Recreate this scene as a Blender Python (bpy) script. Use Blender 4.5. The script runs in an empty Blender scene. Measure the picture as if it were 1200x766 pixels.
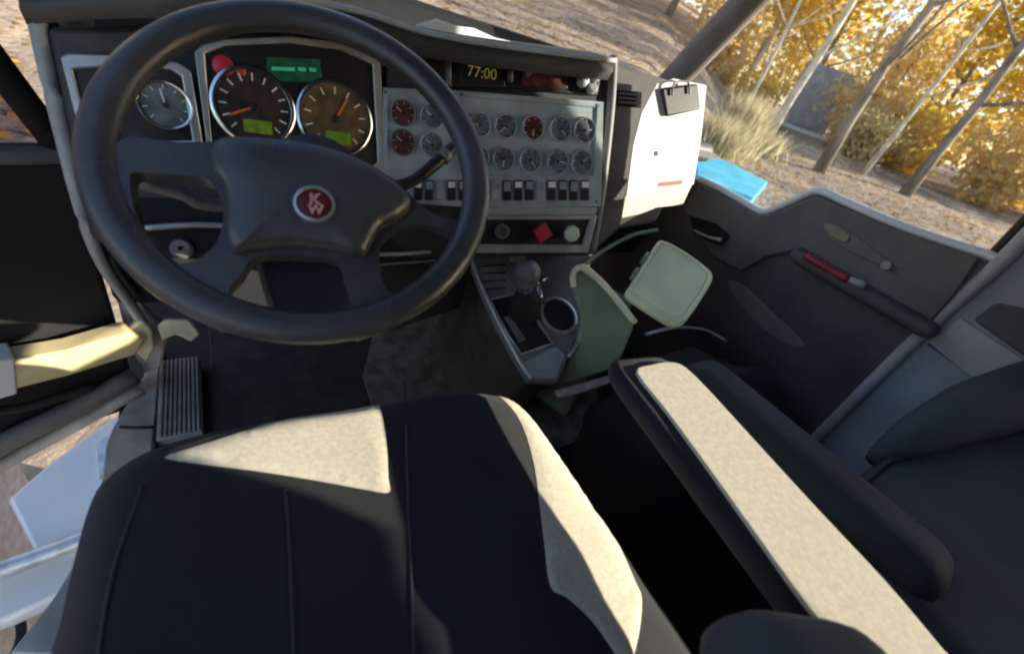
import bpy, bmesh, math, random
from mathutils import Vector, Matrix
random.seed(7)
SC = bpy.context.scene
COL = SC.collection
# ------------------------------------------------------------------ camera, sky, sun, exposure
EYE = Vector((0.0, 0.0, 2.25))                 # the phone, metres above the ground
FPX, CX, CY = 512.0, 600.0, 383.0              # photograph: focal length and centre in pixels (1200 x 766)
ROT = Matrix(((0.83843325, -0.09168234, 0.53723741),
              (-0.47086331, -0.61823648, 0.62934204),
              (0.27444021, -0.78062667, -0.56151987)))   # pixel axes (right, down, ahead) -> cab axes
cam = bpy.data.cameras.new('camera'); camo = bpy.data.objects.new('camera', cam); COL.objects.link(camo)
cam.sensor_width = 36.0; cam.lens = 36.0 * FPX / 1200.0; cam.clip_start = 0.02; cam.clip_end = 2000
r_, d_, f_ = ROT.col[0], ROT.col[1], ROT.col[2]
mw = Matrix((( r_[0], -d_[0], -f_[0], EYE[0]), (r_[1], -d_[1], -f_[1], EYE[1]), (r_[2], -d_[2], -f_[2], EYE[2]), (0, 0, 0, 1)))
camo.matrix_world = mw
SC.camera = camo
cam.dof.use_dof = True; cam.dof.focus_distance = 0.95; cam.dof.aperture_fstop = 3.2

SUN = Vector((1.0, -0.70, 0.35)).normalized()  # direction towards the sun: low, to the right and a little behind
W = bpy.data.worlds.new('World'); SC.world = W; W.use_nodes = True
wn = W.node_tree; wn.nodes.clear()
sky = wn.nodes.new('ShaderNodeTexSky'); sky.sky_type = 'NISHITA'; sky.sun_disc = False
sky.sun_elevation = math.asin(SUN.z); sky.sun_rotation = math.atan2(SUN.x, SUN.y)
sky.air_density = 1.0; sky.dust_density = 1.2
bg = wn.nodes.new('ShaderNodeBackground'); bg.inputs[1].default_value = 0.15
wo = wn.nodes.new('ShaderNodeOutputWorld')
wn.links.new(sky.outputs[0], bg.inputs[0]); wn.links.new(bg.outputs[0], wo.inputs[0])
sl = bpy.data.lights.new('sun', 'SUN'); sl.energy = 5.0; sl.angle = math.radians(0.5); sl.color = (1.0, 0.90, 0.74)
so = bpy.data.objects.new('sun', sl); COL.objects.link(so); so.location = (20, -10, 15)
so.rotation_euler = SUN.to_track_quat('Z', 'Y').to_euler()
SC.view_settings.view_transform = 'Standard'; SC.view_settings.look = 'None'; SC.view_settings.gamma = 1.0
SC.view_settings.exposure = 1.42
SC.render.engine = 'CYCLES'
SC.cycles.filter_width = 2.2
SC.cycles.max_bounces = 8; SC.cycles.diffuse_bounces = 4; SC.cycles.transparent_max_bounces = 16

# ------------------------------------------------------------------ pixel -> place (cab coordinates are metres from EYE)
def ray(px, py): return ROT @ Vector(((px - CX) / FPX, (py - CY) / FPX, 1.0))
def PX(px, py, x): r = ray(px, py); return r * (x / r.x)
def PY(px, py, y): r = ray(px, py); return r * (y / r.y)
def PZ(px, py, z): r = ray(px, py); return r * (z / r.z)
def PN(px, py, p, n): r = ray(px, py); return r * (p.dot(n) / r.dot(n))

# ------------------------------------------------------------------ materials
def mat(name, col, rough=0.6, var=0.25, scale=30.0, bump=0.15, bscale=250.0, metal=0.0, spec=0.5, col2=None, emit=None, stretch=None, coat=0.0, sheen=0.0):
    m = bpy.data.materials.new(name); m.use_nodes = True
    nt = m.node_tree; b = nt.nodes['Principled BSDF']
    b.inputs['Roughness'].default_value = rough; b.inputs['Metallic'].default_value = metal
    b.inputs['Specular IOR Level'].default_value = spec
    if coat: b.inputs['Coat Weight'].default_value = coat
    if sheen: b.inputs['Sheen Weight'].default_value = sheen
    tc = nt.nodes.new('ShaderNodeTexCoord'); src = tc.outputs['Object']
    if stretch:
        mp = nt.nodes.new('ShaderNodeMapping'); mp.inputs['Scale'].default_value = stretch
        nt.links.new(src, mp.inputs[0]); src = mp.outputs[0]
    nz = nt.nodes.new('ShaderNodeTexNoise'); nz.inputs['Scale'].default_value = scale; nz.inputs['Detail'].default_value = 6
    nt.links.new(src, nz.inputs['Vector'])
    rp = nt.nodes.new('ShaderNodeValToRGB')
    c2 = col2 if col2 else tuple(c * (1 - var) for c in col); c1 = col if col2 else tuple(min(1, c * (1 + var)) for c in col)
    rp.color_ramp.elements[0].position = 0.36; rp.color_ramp.elements[1].position = 0.64
    rp.color_ramp.elements[0].color = (*c2, 1); rp.color_ramp.elements[1].color = (*c1, 1)
    nt.links.new(nz.outputs[0], rp.inputs[0]); nt.links.new(rp.outputs[0], b.inputs['Base Color'])
    if bump:
        n2 = nt.nodes.new('ShaderNodeTexNoise'); n2.inputs['Scale'].default_value = bscale; n2.inputs['Detail'].default_value = 4
        nt.links.new(src, n2.inputs['Vector'])
        bp = nt.nodes.new('ShaderNodeBump'); bp.inputs['Strength'].default_value = bump; bp.inputs['Distance'].default_value = 0.002
        nt.links.new(n2.outputs[0], bp.inputs['Height']); nt.links.new(bp.outputs[0], b.inputs['Normal'])
        mr = nt.nodes.new('ShaderNodeMapRange'); mr.inputs[3].default_value = max(0.05, rough - 0.1); mr.inputs[4].default_value = min(1, rough + 0.12)
        nt.links.new(nz.outputs[0], mr.inputs[0]); nt.links.new(mr.outputs[0], b.inputs['Roughness'])
    if emit:
        b.inputs['Emission Color'].default_value = (*emit[0], 1); b.inputs['Emission Strength'].default_value = emit[1]
    return m
def glass_mat(name, tint=(0.93, 0.95, 0.95)):
    m = bpy.data.materials.new(name); m.use_nodes = True; nt = m.node_tree; nt.nodes.clear()
    t = nt.nodes.new('ShaderNodeBsdfTransparent'); t.inputs[0].default_value = (*tint, 1)
    g = nt.nodes.new('ShaderNodeBsdfGlossy'); g.inputs['Roughness'].default_value = 0.02
    d = nt.nodes.new('ShaderNodeBsdfDiffuse'); d.inputs[0].default_value = (0.7, 0.68, 0.64, 1)
    fr = nt.nodes.new('ShaderNodeLayerWeight'); fr.inputs[0].default_value = 0.5
    pw_ = nt.nodes.new('ShaderNodeMath'); pw_.operation = 'POWER'; pw_.inputs[1].default_value = 5.0
    mu = nt.nodes.new('ShaderNodeMath'); mu.operation = 'MULTIPLY_ADD'; mu.inputs[1].default_value = 0.5; mu.inputs[2].default_value = 0.03
    nt.links.new(fr.outputs['Facing'], pw_.inputs[0])
    nz = nt.nodes.new('ShaderNodeTexNoise'); nz.inputs['Scale'].default_value = 7; nz.inputs['Detail'].default_value = 8
    mr = nt.nodes.new('ShaderNodeMapRange'); mr.inputs[1].default_value = 0.42; mr.inputs[2].default_value = 0.8; mr.inputs[3].default_value = 0.0; mr.inputs[4].default_value = 0.025
    mx0 = nt.nodes.new('ShaderNodeMixShader'); mx = nt.nodes.new('ShaderNodeMixShader'); o = nt.nodes.new('ShaderNodeOutputMaterial')
    nt.links.new(nz.outputs[0], mr.inputs[0]); nt.links.new(mr.outputs[0], mx0.inputs[0]); nt.links.new(t.outputs[0], mx0.inputs[1]); nt.links.new(d.outputs[0], mx0.inputs[2])
    nt.links.new(pw_.outputs[0], mu.inputs[0]); nt.links.new(mu.outputs[0], mx.inputs[0])
    nt.links.new(mx0.outputs[0], mx.inputs[1]); nt.links.new(g.outputs[0], mx.inputs[2]); nt.links.new(mx.outputs[0], o.inputs[0])
    return m
def leaf_mat(name, cols):
    m = bpy.data.materials.new(name); m.use_nodes = True; nt = m.node_tree; nt.nodes.clear()
    gi = nt.nodes.new('ShaderNodeNewGeometry'); rp = nt.nodes.new('ShaderNodeValToRGB')
    el = rp.color_ramp.elements
    for i, c in enumerate(cols):
        e = el[i] if i < 2 else el.new(i / (len(cols) - 1)); e.position = i / (len(cols) - 1); e.color = (*c, 1)
    nt.links.new(gi.outputs['Random Per Island'], rp.inputs[0])
    d = nt.nodes.new('ShaderNodeBsdfDiffuse'); t = nt.nodes.new('ShaderNodeBsdfTranslucent')
    mx = nt.nodes.new('ShaderNodeMixShader'); mx.inputs[0].default_value = 0.5; o = nt.nodes.new('ShaderNodeOutputMaterial')
    nt.links.new(rp.outputs[0], d.inputs[0]); nt.links.new(rp.outputs[0], t.inputs[0])
    nt.links.new(d.outputs[0], mx.inputs[1]); nt.links.new(t.outputs[0], mx.inputs[2]); nt.links.new(mx.outputs[0], o.inputs[0])
    return m
M = dict(
    wheel=mat('wheel_vinyl', (0.058, 0.060, 0.066), 0.28, 0.2, 8, 0.25, 420),
    dash=mat('dash_plastic', (0.040, 0.038, 0.039), 0.50, 0.45, 5, 0.3, 380),
    dashgrey=mat('dash_grey_plastic', (0.16, 0.155, 0.15), 0.55, 0.15, 9, 0.25, 350),
    panel=mat('panel_bluegrey', (0.31, 0.355, 0.385), 0.38, 0.22, 14, 0.12, 200),
    black=mat('black_plastic', (0.012, 0.012, 0.014), 0.45, 0.3, 20, 0.15, 300),
    dark=mat('matte_black', (0.008, 0.008, 0.009), 0.85, 0.3, 20, 0.2, 300),
    trim=mat('silver_trim', (0.48, 0.49, 0.50), 0.35, 0.12, 20, 0.1, 200, 0.6),
    chrome=mat('chrome', (0.75, 0.76, 0.78), 0.16, 0.08, 15, 0.05, 80, 1.0),
    dial=mat('dial_face', (0.06, 0.035, 0.032), 0.4, 0.5, 40, 0, 0, col2=(0.02, 0.018, 0.024)),
    dialamber=mat('dial_face_amber', (0.17, 0.10, 0.05), 0.4, 0.5, 40, 0, 0, col2=(0.07, 0.05, 0.03)),
    dialblue=mat('dial_face_blue', (0.12, 0.14, 0.16), 0.35, 0.4, 40, 0, 0),
    dialred=mat('dial_face_red', (0.14, 0.035, 0.03), 0.4, 0.4, 60, 0, 0, col2=(0.05, 0.02, 0.02)),
    white=mat('white_print', (0.75, 0.75, 0.72), 0.5, 0.06, 20, 0),
    needle=mat('needle_orange', (0.65, 0.16, 0.05), 0.5, 0.1, 20, 0),
    lcd=mat('green_lcd', (0.015, 0.06, 0.03), 0.25, 0.3, 60, 0, emit=((0.02, 0.22, 0.10), 0.03)),
    lcdbit=mat('lcd_segment', (0.06, 0.30, 0.18), 0.3, 0.1, 60, 0, emit=((0.1, 0.7, 0.4), 0.08)),
    lcd2=mat('yellow_green_lcd', (0.10, 0.16, 0.02), 0.25, 0.3, 80, 0, emit=((0.20, 0.42, 0.03), 0.04)),
    clock=mat('clock_segment', (0.30, 0.25, 0.11), 0.4, 0.1, 80, 0, emit=((0.8, 0.62, 0.12), 0.04)),
    redlamp=mat('red_warning_lamp', (0.28, 0.015, 0.04), 0.3, 0.3, 80, 0, emit=((0.7, 0.03, 0.08), 0.04)),
    redlens=mat('red_lens', (0.30, 0.03, 0.05), 0.3, 0.3, 60, 0.1, 100),
    redknob=mat('red_knob', (0.50, 0.03, 0.07), 0.4, 0.15, 30, 0.1, 100),
    paleknob=mat('pale_green_knob', (0.55, 0.62, 0.50), 0.45, 0.1, 30, 0.1, 100),
    emblem=mat('emblem_red', (0.16, 0.02, 0.03), 0.3, 0.3, 60, 0),
    emblempink=mat('emblem_letters', (0.62, 0.30, 0.31), 0.4, 0.1, 60, 0),
    seat=mat('black_seat_cloth', (0.011, 0.0115, 0.015), 0.9, 0.35, 6, 0.5, 900, sheen=0.08),
    sunlit=mat('sunlit_seat_tint', (0.62, 0.55, 0.43), 0.95, 0.09, 160, 0.22, 2200),  # pale tone puts sunlight on the dark seat cloth into the colour
    navy=mat('navy_vinyl', (0.042, 0.056, 0.070), 0.75, 0.25, 7, 0.3, 400),
    navylight=mat('navy_cloth', (0.050, 0.064, 0.080), 0.75, 0.2, 7, 0.4, 700),
    piping=mat('seat_piping', (0.035, 0.036, 0.045), 0.7, 0.2, 30, 0.2, 600),
    door=mat('door_panel', (0.085, 0.080, 0.084), 0.6, 0.25, 5, 0.35, 350),
    doorupper=mat('door_upper_panel', (0.13, 0.12, 0.12), 0.55, 0.25, 5, 0.35, 350),
    doorblack=mat('door_black_liner', (0.010, 0.009, 0.009), 0.75, 0.3, 5, 0.3, 300),
    tan=mat('sun_tinted_bar', (0.72, 0.58, 0.30), 0.5, 0.10, 18, 0.15, 200),  # warm tan stands in for sunlight along the door bar
    cream=mat('cream_metal', (0.62, 0.55, 0.40), 0.5, 0.2, 25, 0.2, 120),
    jamb=mat('jamb_paint', (0.52, 0.47, 0.43), 0.5, 0.25, 14, 0.2, 120),
    seal=mat('pale_seal', (0.33, 0.345, 0.35), 0.5, 0.15, 12, 0.2, 200),
    rubber=mat('ribbed_rubber', (0.30, 0.285, 0.27), 0.6, 0.2, 20, 0.2, 300),
    mat_=mat('floor_mat', (0.050, 0.042, 0.039), 0.85, 0.3, 14, 0.5, 260),
    carpet=mat('brown_carpet', (0.24, 0.175, 0.15), 0.95, 0.35, 18, 0.8, 700),
    side=mat('cab_wall_bluegrey', (0.36, 0.39, 0.45), 0.6, 0.12, 6, 0.25, 250),
    pad=mat('grey_pad', (0.11, 0.115, 0.12), 0.85, 0.15, 12, 0.4, 500),
    bpillar=mat('pillar_grey', (0.46, 0.46, 0.49), 0.55, 0.12, 6, 0.2, 250),
    apillar=mat('a_pillar_trim', (0.15, 0.13, 0.12), 0.6, 0.15, 10, 0.25, 300),
    headliner=mat('headliner', (0.06, 0.06, 0.06), 0.9, 0.1, 8, 0.3, 400),
    body=mat('white_paint', (0.80, 0.82, 0.86), 0.3, 0.06, 3, 0.03, 60, coat=0.4),
    alu=mat('step_aluminium', (0.55, 0.58, 0.64), 0.38, 0.2, 30, 0.3, 90, 0.7),
    paper=mat('white_paper', (0.74, 0.73, 0.71), 0.7, 0.03, 15, 0.1, 60),
    creampaper=mat('cream_paper', (0.72, 0.66, 0.50), 0.7, 0.06, 15, 0.1, 60),
    ink=mat('ink', (0.05, 0.05, 0.06), 0.7, 0.1, 30, 0), inkgrey=mat('grey_ink', (0.5, 0.5, 0.5), 0.7, 0.1, 30, 0), inkred=mat('red_ink', (0.55, 0.10, 0.07), 0.7, 0.1, 30, 0),
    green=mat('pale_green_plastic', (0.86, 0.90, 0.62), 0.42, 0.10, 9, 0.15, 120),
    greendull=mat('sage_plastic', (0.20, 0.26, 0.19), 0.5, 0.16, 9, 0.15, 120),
    grey=mat('grey_knob', (0.13, 0.13, 0.14), 0.45, 0.25, 40, 0.15, 200),
    console=mat('console_grey', (0.16, 0.165, 0.17), 0.5, 0.2, 14, 0.25, 300),
    consolelight=mat('console_pale', (0.26, 0.30, 0.34), 0.5, 0.15, 14, 0.25, 300),
    pink=mat('faded_red_lever', (0.52, 0.34, 0.34), 0.6, 0.25, 40, 0.2, 200),
    bag=mat('black_bag_cloth', (0.012, 0.012, 0.015), 0.8, 0.4, 14, 0.6, 500),
    bark=mat('bark', (0.24, 0.195, 0.155), 0.95, 0.4, 5, 0.8, 30, stretch=(1, 1, 0.2)),
    palebark=mat('pale_bark', (0.62, 0.55, 0.44), 0.9, 0.3, 6, 0.6, 30, stretch=(1, 1, 0.25)),
    blue=mat('blue_tarp', (0.05, 0.46, 0.68), 0.4, 0.18, 2.5, 0.5, 8),
    greybox=mat('grey_container', (0.34, 0.325, 0.345), 0.6, 0.2, 2, 0.1, 30),
    leafy=leaf_mat('yellow_leaves', [(0.72, 0.46, 0.03), (0.80, 0.56, 0.05), (0.66, 0.38, 0.03), (0.76, 0.60, 0.12), (0.50, 0.34, 0.07)]),
    leafo=leaf_mat('orange_leaves', [(0.70, 0.42, 0.12), (0.78, 0.54, 0.16), (0.58, 0.42, 0.22), (0.72, 0.58, 0.28)]),
    leafp=leaf_mat('pale_leaves', [(0.60, 0.50, 0.22), (0.68, 0.54, 0.20), (0.48, 0.42, 0.24), (0.60, 0.46, 0.28)]),
    litter=leaf_mat('fallen_leaves', [(0.52, 0.32, 0.11), (0.42, 0.26, 0.13), (0.60, 0.42, 0.14), (0.28, 0.19, 0.12), (0.62, 0.40, 0.06)]),
    drygrass=leaf_mat('dry_grass', [(0.56, 0.48, 0.30), (0.48, 0.42, 0.28), (0.62, 0.55, 0.38), (0.36, 0.34, 0.16)]),
    tan_sun_patch=mat('sun_patch_tint', (0.28, 0.255, 0.19), 0.6, 0.15, 40, 0.15, 200),
    glass=glass_mat('window_glass'), tinted=glass_mat('tinted_window_glass', (0.52, 0.50, 0.53)),
)

# ------------------------------------------------------------------ mesh helpers (points in cab coordinates)
def thing(name, label, cat, base, group=None):
    o = bpy.data.objects.new(name, None); COL.objects.link(o)
    o.location = Vector(base) + EYE; o.empty_display_size = 0.05
    o['label'] = label; o['category'] = cat
    if group: o['group'] = group
    o['_b'] = tuple(base)
    return o
def origin_of(p): return Vector(p['_b']) if p is not None else Vector((0, 0, 0))
def link(name, me, m, parent, smooth=False, bevel=0, seg=2, subd=0, ang=40):
    """me holds cab coordinates; it is shifted to its parent's origin"""
    b = origin_of(parent)
    if parent is not None: me.transform(Matrix.Translation(-b))
    o = bpy.data.objects.new(name, me); COL.objects.link(o)
    if parent is not None: o.parent = parent
    else: o.location = EYE
    o['_b'] = tuple(b)
    me.materials.append(m)
    if smooth: me.polygons.foreach_set('use_smooth', [True] * len(me.polygons))
    if bevel:
        md = o.modifiers.new('bevel', 'BEVEL'); md.width = bevel; md.segments = seg; md.limit_method = 'ANGLE'; md.angle_limit = math.radians(35)
        if hasattr(md, 'harden_normals'): md.harden_normals = False
        me.polygons.foreach_set('use_smooth', [True] * len(me.polygons))
        try: me.set_sharp_from_angle(angle=math.radians(50))
        except Exception: pass
    if subd:
        md = o.modifiers.new('sub', 'SUBSURF'); md.levels = subd; md.render_levels = subd
    return o
def from_bm(bm, name):
    bmesh.ops.recalc_face_normals(bm, faces=bm.faces)
    me = bpy.data.meshes.new(name); bm.to_mesh(me); bm.free(); return me
def plate(name, outer, n, thick, m, parent, bevel=0.002, holes=(), smooth=False, seg=2, lift=0.0):
    """flat piece with outline `outer` (3-D points on a plane), front face towards n, body behind it"""
    n = Vector(n).normalized(); bm = bmesh.new(); edges = []
    for loop in [outer] + list(holes):
        vs = [bm.verts.new(Vector(p) + n * lift) for p in loop]
        for i in range(len(vs)): edges.append(bm.edges.new((vs[i], vs[(i + 1) % len(vs)])))
    if holes: bmesh.ops.triangle_fill(bm, use_beauty=True, use_dissolve=False, edges=edges, normal=n)
    else: bm.faces.new(bm.verts)
    fs = list(bm.faces); ex = bmesh.ops.extrude_face_region(bm, geom=fs)
    for v in [g for g in ex['geom'] if isinstance(g, bmesh.types.BMVert)]: v.co -= n * thick
    return link(name, from_bm(bm, name), m, parent, smooth, bevel, seg)
def catmull(pts, k=6, closed=False):
    pts = [Vector(p) for p in pts]; out = []; N = len(pts)
    rng = N if closed else N - 1
    for i in range(rng):
        p0 = pts[(i - 1) % N] if closed or i > 0 else pts[0]; p1 = pts[i]; p2 = pts[(i + 1) % N]
        p3 = pts[(i + 2) % N] if closed or i + 2 < N else pts[-1]
        for j in range(k):
            t = j / k
            out.append(0.5 * ((2 * p1) + (p2 - p0) * t + (2 * p0 - 5 * p1 + 4 * p2 - p3) * t * t + (3 * p1 - p0 - 3 * p2 + p3) * t ** 3))
    if not closed: out.append(pts[-1])
    return out
def tube_bm(bm, pts, rad, ns=10, up=None, flat=1.0, closed=False):
    pts = [Vector(p) for p in pts]; N = len(pts); rings = []
    for i, p in enumerate(pts):
        a = pts[(i - 1) % N] if closed or i > 0 else p; b = pts[(i + 1) % N] if closed or i < N - 1 else p
        t = (b - a).normalized(); u = up or Vector((0, 0, 1))
        if abs(t.dot(u)) > 0.97: u = Vector((1, 0, 0))
        s = t.cross(u).normalized(); w = s.cross(t).normalized()
        r = rad[i] if isinstance(rad, (list, tuple)) else rad
        rings.append([bm.verts.new(p + s * (r * math.cos(2 * math.pi * k / ns)) + w * (r * flat * math.sin(2 * math.pi * k / ns))) for k in range(ns)])
    for i in range(N if closed else N - 1):
        A, B = rings[i], rings[(i + 1) % N]
        for k in range(ns): bm.faces.new((A[k], A[(k + 1) % ns], B[(k + 1) % ns], B[k]))
    if not closed:
        bm.faces.new(rings[0][::-1]); bm.faces.new(rings[-1])
def tube(name, pts, rad, m, parent, ns=10, k=0, up=None, flat=1.0, closed=False):
    if k: pts = catmull(pts, k, closed)
    if k and isinstance(rad, (list, tuple)):
        n = len(rad); rad = [rad[min(n - 1, int(i * (n - 1) / (len(pts) - 1)))] * (1 - (i * (n - 1) / (len(pts) - 1)) % 1) + rad[min(n - 1, int(i * (n - 1) / (len(pts) - 1)) + 1)] * ((i * (n - 1) / (len(pts) - 1)) % 1) for i in range(len(pts))]
    bm = bmesh.new(); tube_bm(bm, pts, rad, ns, up, flat, closed)
    return link(name, from_bm(bm, name), m, parent, True)
def box_bm(bm, c, h, rot=None):
    R3 = rot or Matrix.Identity(3); c = Vector(c); v = []
    for sx in (-1, 1):
        for sy in (-1, 1):
            for sz in (-1, 1): v.append(bm.verts.new(c + R3 @ Vector((sx * h[0], sy * h[1], sz * h[2]))))
    for f in ((0, 1, 3, 2), (4, 6, 7, 5), (0, 4, 5, 1), (2, 3, 7, 6), (0, 2, 6, 4), (1, 5, 7, 3)): bm.faces.new([v[i] for i in f])
def box(name, c, h, m, parent, rot=None, bevel=0.004, seg=2):
    bm = bmesh.new(); box_bm(bm, c, h, rot); return link(name, from_bm(bm, name), m, parent, False, bevel, seg)
def frame_of(n, up=(0, 0, 1)):
    n = Vector(n).normalized(); x = Vector(up).cross(n).normalized(); y = n.cross(x); return Matrix((x, y, n)).transposed()
def lathe(name, c, n, prof, m, parent, ns=28, smooth=True, bevel=0):
    """profile [(radius, height along n)]"""
    F = frame_of(n); bm = bmesh.new(); rings = []
    for r, h in prof:
        if r < 1e-6: rings.append([bm.verts.new(Vector(c) + F @ Vector((0, 0, h)))])
        else: rings.append([bm.verts.new(Vector(c) + F @ Vector((r * math.cos(2 * math.pi * k / ns), r * math.sin(2 * math.pi * k / ns), h))) for k in range(ns)])
    for A, B in zip(rings, rings[1:]):
        for k in range(ns):
            if len(A) == 1 and len(B) == 1: continue
            if len(A) == 1: bm.faces.new((A[0], B[k], B[(k + 1) % ns]))
            elif len(B) == 1: bm.faces.new((A[k], A[(k + 1) % ns], B[0]))
            else: bm.faces.new((A[k], A[(k + 1) % ns], B[(k + 1) % ns], B[k]))
    o = link(name, from_bm(bm, name), m, parent, smooth)
    try: o.data.set_sharp_from_angle(angle=math.radians(50))
    except Exception: pass
    return o
def loft(name, rings, m, parent, caps=True, subd=0):
    bm = bmesh.new(); R2 = [[bm.verts.new(p) for p in r] for r in rings]; n = len(R2[0])
    for A, B in zip(R2, R2[1:]):
        for k in range(n): bm.faces.new((A[k], A[(k + 1) % n], B[(k + 1) % n], B[k]))
    if caps: bm.faces.new(R2[0][::-1]); bm.faces.new(R2[-1])
    return link(name, from_bm(bm, name), m, parent, True, subd=subd)
def rrect(w, h, r, k=4):
    out = []
    for cx, cy, a0 in ((w - r, h - r, 0), (-w + r, h - r, 90), (-w + r, -h + r, 180), (w - r, -h + r, 270)):
        for i in range(k + 1):
            a = math.radians(a0 + 90 * i / k); out.append((cx + r * math.cos(a), cy + r * math.sin(a)))
    return out
def pillow_bar(name, a, b, w, h, m, parent, r=0.03, tip=0.05, up=(0, 0, 1), tip2=None):
    """padded bar from a to b, half width w, half height h, rounded ends"""
    a = Vector(a); b = Vector(b); t = (b - a).normalized(); L = (b - a).length; s = t.cross(Vector(up)).normalized(); u = s.cross(t)
    st = []; tip2 = tip if tip2 is None else tip2
    for i in range(6): q = i / 5; st.append((tip * (1 - math.cos(q * math.pi / 2)), 0.12 + 0.88 * math.sin(q * math.pi / 2)))
    for i in range(1, 8): st.append((tip + (L - tip - tip2) * i / 8, 1.0))
    for i in range(6): q = i / 5; st.append((L - tip2 + tip2 * math.sin(q * math.pi / 2), 0.12 + 0.88 * math.cos(q * math.pi / 2)))
    rings = []
    for d, k in st: rings.append([a + t * d + s * (x * (0.45 + 0.55 * k if k < 1 else 1)) + u * (z * k) for x, z in rrect(w, h, r)])
    return loft(name, rings, m, parent)
def text(name, s, c, n, up, size, m, parent, depth=0.0006, bold=0.0):
    cu = bpy.data.curves.new(name, 'FONT'); cu.body = s; cu.size = size; cu.align_x = 'CENTER'; cu.align_y = 'CENTER'; cu.extrude = depth; cu.offset = bold
    o = bpy.data.objects.new(name, cu); COL.objects.link(o)
    dg = bpy.context.evaluated_depsgraph_get(); me = bpy.data.meshes.new_from_object(o.evaluated_get(dg)); bpy.data.objects.remove(o)
    F = frame_of(n, up).to_4x4(); F.translation = Vector(c); me.transform(F); me.materials.clear()
    return link(name, me, m, parent)

# ================================================================== SETTING: ground
GZ = -EYE.z
def ground_mat():
    m = bpy.data.materials.new('leafy_gravel'); m.use_nodes = True; nt = m.node_tree; b = nt.nodes['Principled BSDF']; b.inputs['Roughness'].default_value = 0.95
    tc = nt.nodes.new('ShaderNodeTexCoord'); mp = nt.nodes.new('ShaderNodeMapping'); mp.inputs['Scale'].default_value = (0.75, 0.10, 1); mp.inputs['Rotation'].default_value = (0, 0, 0.25)
    nt.links.new(tc.outputs['Object'], mp.inputs[0])
    n1 = nt.nodes.new('ShaderNodeTexNoise'); n1.inputs['Scale'].default_value = 1.0; n1.inputs['Detail'].default_value = 9; n1.inputs['Roughness'].default_value = 0.62
    nt.links.new(mp.outputs[0], n1.inputs['Vector'])
    rp = nt.nodes.new('ShaderNodeValToRGB'); e = rp.color_ramp.elements
    e[0].position = 0.3; e[0].color = (0.13, 0.11, 0.11, 1); e[1].position = 0.72; e[1].color = (0.50, 0.37, 0.24, 1)
    x = e.new(0.5); x.color = (0.28, 0.215, 0.17, 1)
    nt.links.new(n1.outputs[0], rp.inputs[0])
    n2 = nt.nodes.new('ShaderNodeTexNoise'); n2.inputs['Scale'].default_value = 9; n2.inputs['Detail'].default_value = 8
    nt.links.new(tc.outputs['Object'], n2.inputs['Vector'])
    mx = nt.nodes.new('ShaderNodeMixRGB'); mx.blend_type = 'OVERLAY'; mx.inputs[0].default_value = 0.6
    nt.links.new(rp.outputs[0], mx.inputs[1]); nt.links.new(n2.outputs[0], mx.inputs[2]); nt.links.new(mx.outputs[0], b.inputs['Base Color'])
    bp = nt.nodes.new('ShaderNodeBump'); bp.inputs['Strength'].default_value = 0.6; bp.inputs['Distance'].default_value = 0.05
    nt.links.new(n2.outputs[0], bp.inputs['Height']); nt.links.new(bp.outputs[0], b.inputs['Normal'])
    return m
def ground_h(x, y):
    d = max(0.0, math.hypot(x, y) - 7.0)
    d = min(d, 60)
    q = min(1.0, max(0.0, (math.radians(57) - math.atan2(x, y)) / math.radians(11))); q = q * q * (3 - 2 * q) if y > 0 else 0.0
    return GZ + (0.040 + 0.115 * q * min(1, d / 10)) * d * min(1, d / 8) + 0.10 * math.sin(x * 0.35 + 1) * math.sin(y * 0.3) * min(1, d / 6)
bm = bmesh.new(); N = 90; S = 400.0; gv = []
def gpos(i): t = (i / N) * 2 - 1; return S * (abs(t) ** 2.6) * (1 if t > 0 else -1)
for i in range(N + 1): gv.append([bm.verts.new((gpos(i), gpos(j), ground_h(gpos(i), gpos(j)))) for j in range(N + 1)])
for i in range(N):
    for j in range(N): bm.faces.new((gv[i][j], gv[i + 1][j], gv[i + 1][j + 1], gv[i][j + 1]))
g = link('ground', from_bm(bm, 'ground'), ground_mat(), None, True); g['kind'] = 'structure'

# ================================================================== TRUCK CAB SHELL
XL, XR = -0.22, 1.46
ZF, ZR = -1.02, 0.50
YB, YA = -1.25, 0.92            # rear wall, top of the windscreen
cab = thing('truck_cab', 'dark grey interior shell of a truck cab around two seats', 'truck cab', (0.6, 0.0, ZF))
def floor_part():
    bm = bmesh.new(); box_bm(bm, ((XL + XR) / 2, 0.15, ZF - 0.03), ((XR - XL) / 2 + 0.03, 1.42, 0.03)); return link('floor', from_bm(bm, 'floor'), M['mat_'], cab, bevel=0.003)
floor_part()
box('firewall', ((XL + XR) / 2, 1.56, -0.55), ((XR - XL) / 2 + 0.03, 0.02, 0.50), M['dark'], cab)
box('rear_wall', ((XL + XR) / 2, YB - 0.03, (ZF + ZR) / 2), ((XR - XL) / 2, 0.03, (ZR - ZF) / 2), M['headliner'], cab)
box('roof', ((XL + XR) / 2, (YB + YA) / 2, ZR + 0.03), ((XR - XL) / 2 + 0.04, (YA - YB) / 2, 0.03), M['headliner'], cab, bevel=0.01)
# left side behind the open door
box('side_wall', (XL - 0.02, (YB + 0.0) / 2 - 0.11, (ZF + ZR) / 2), (0.03, (0.0 - YB) / 2 - 0.09, (ZR - ZF) / 2), M['headliner'], cab)
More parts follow.
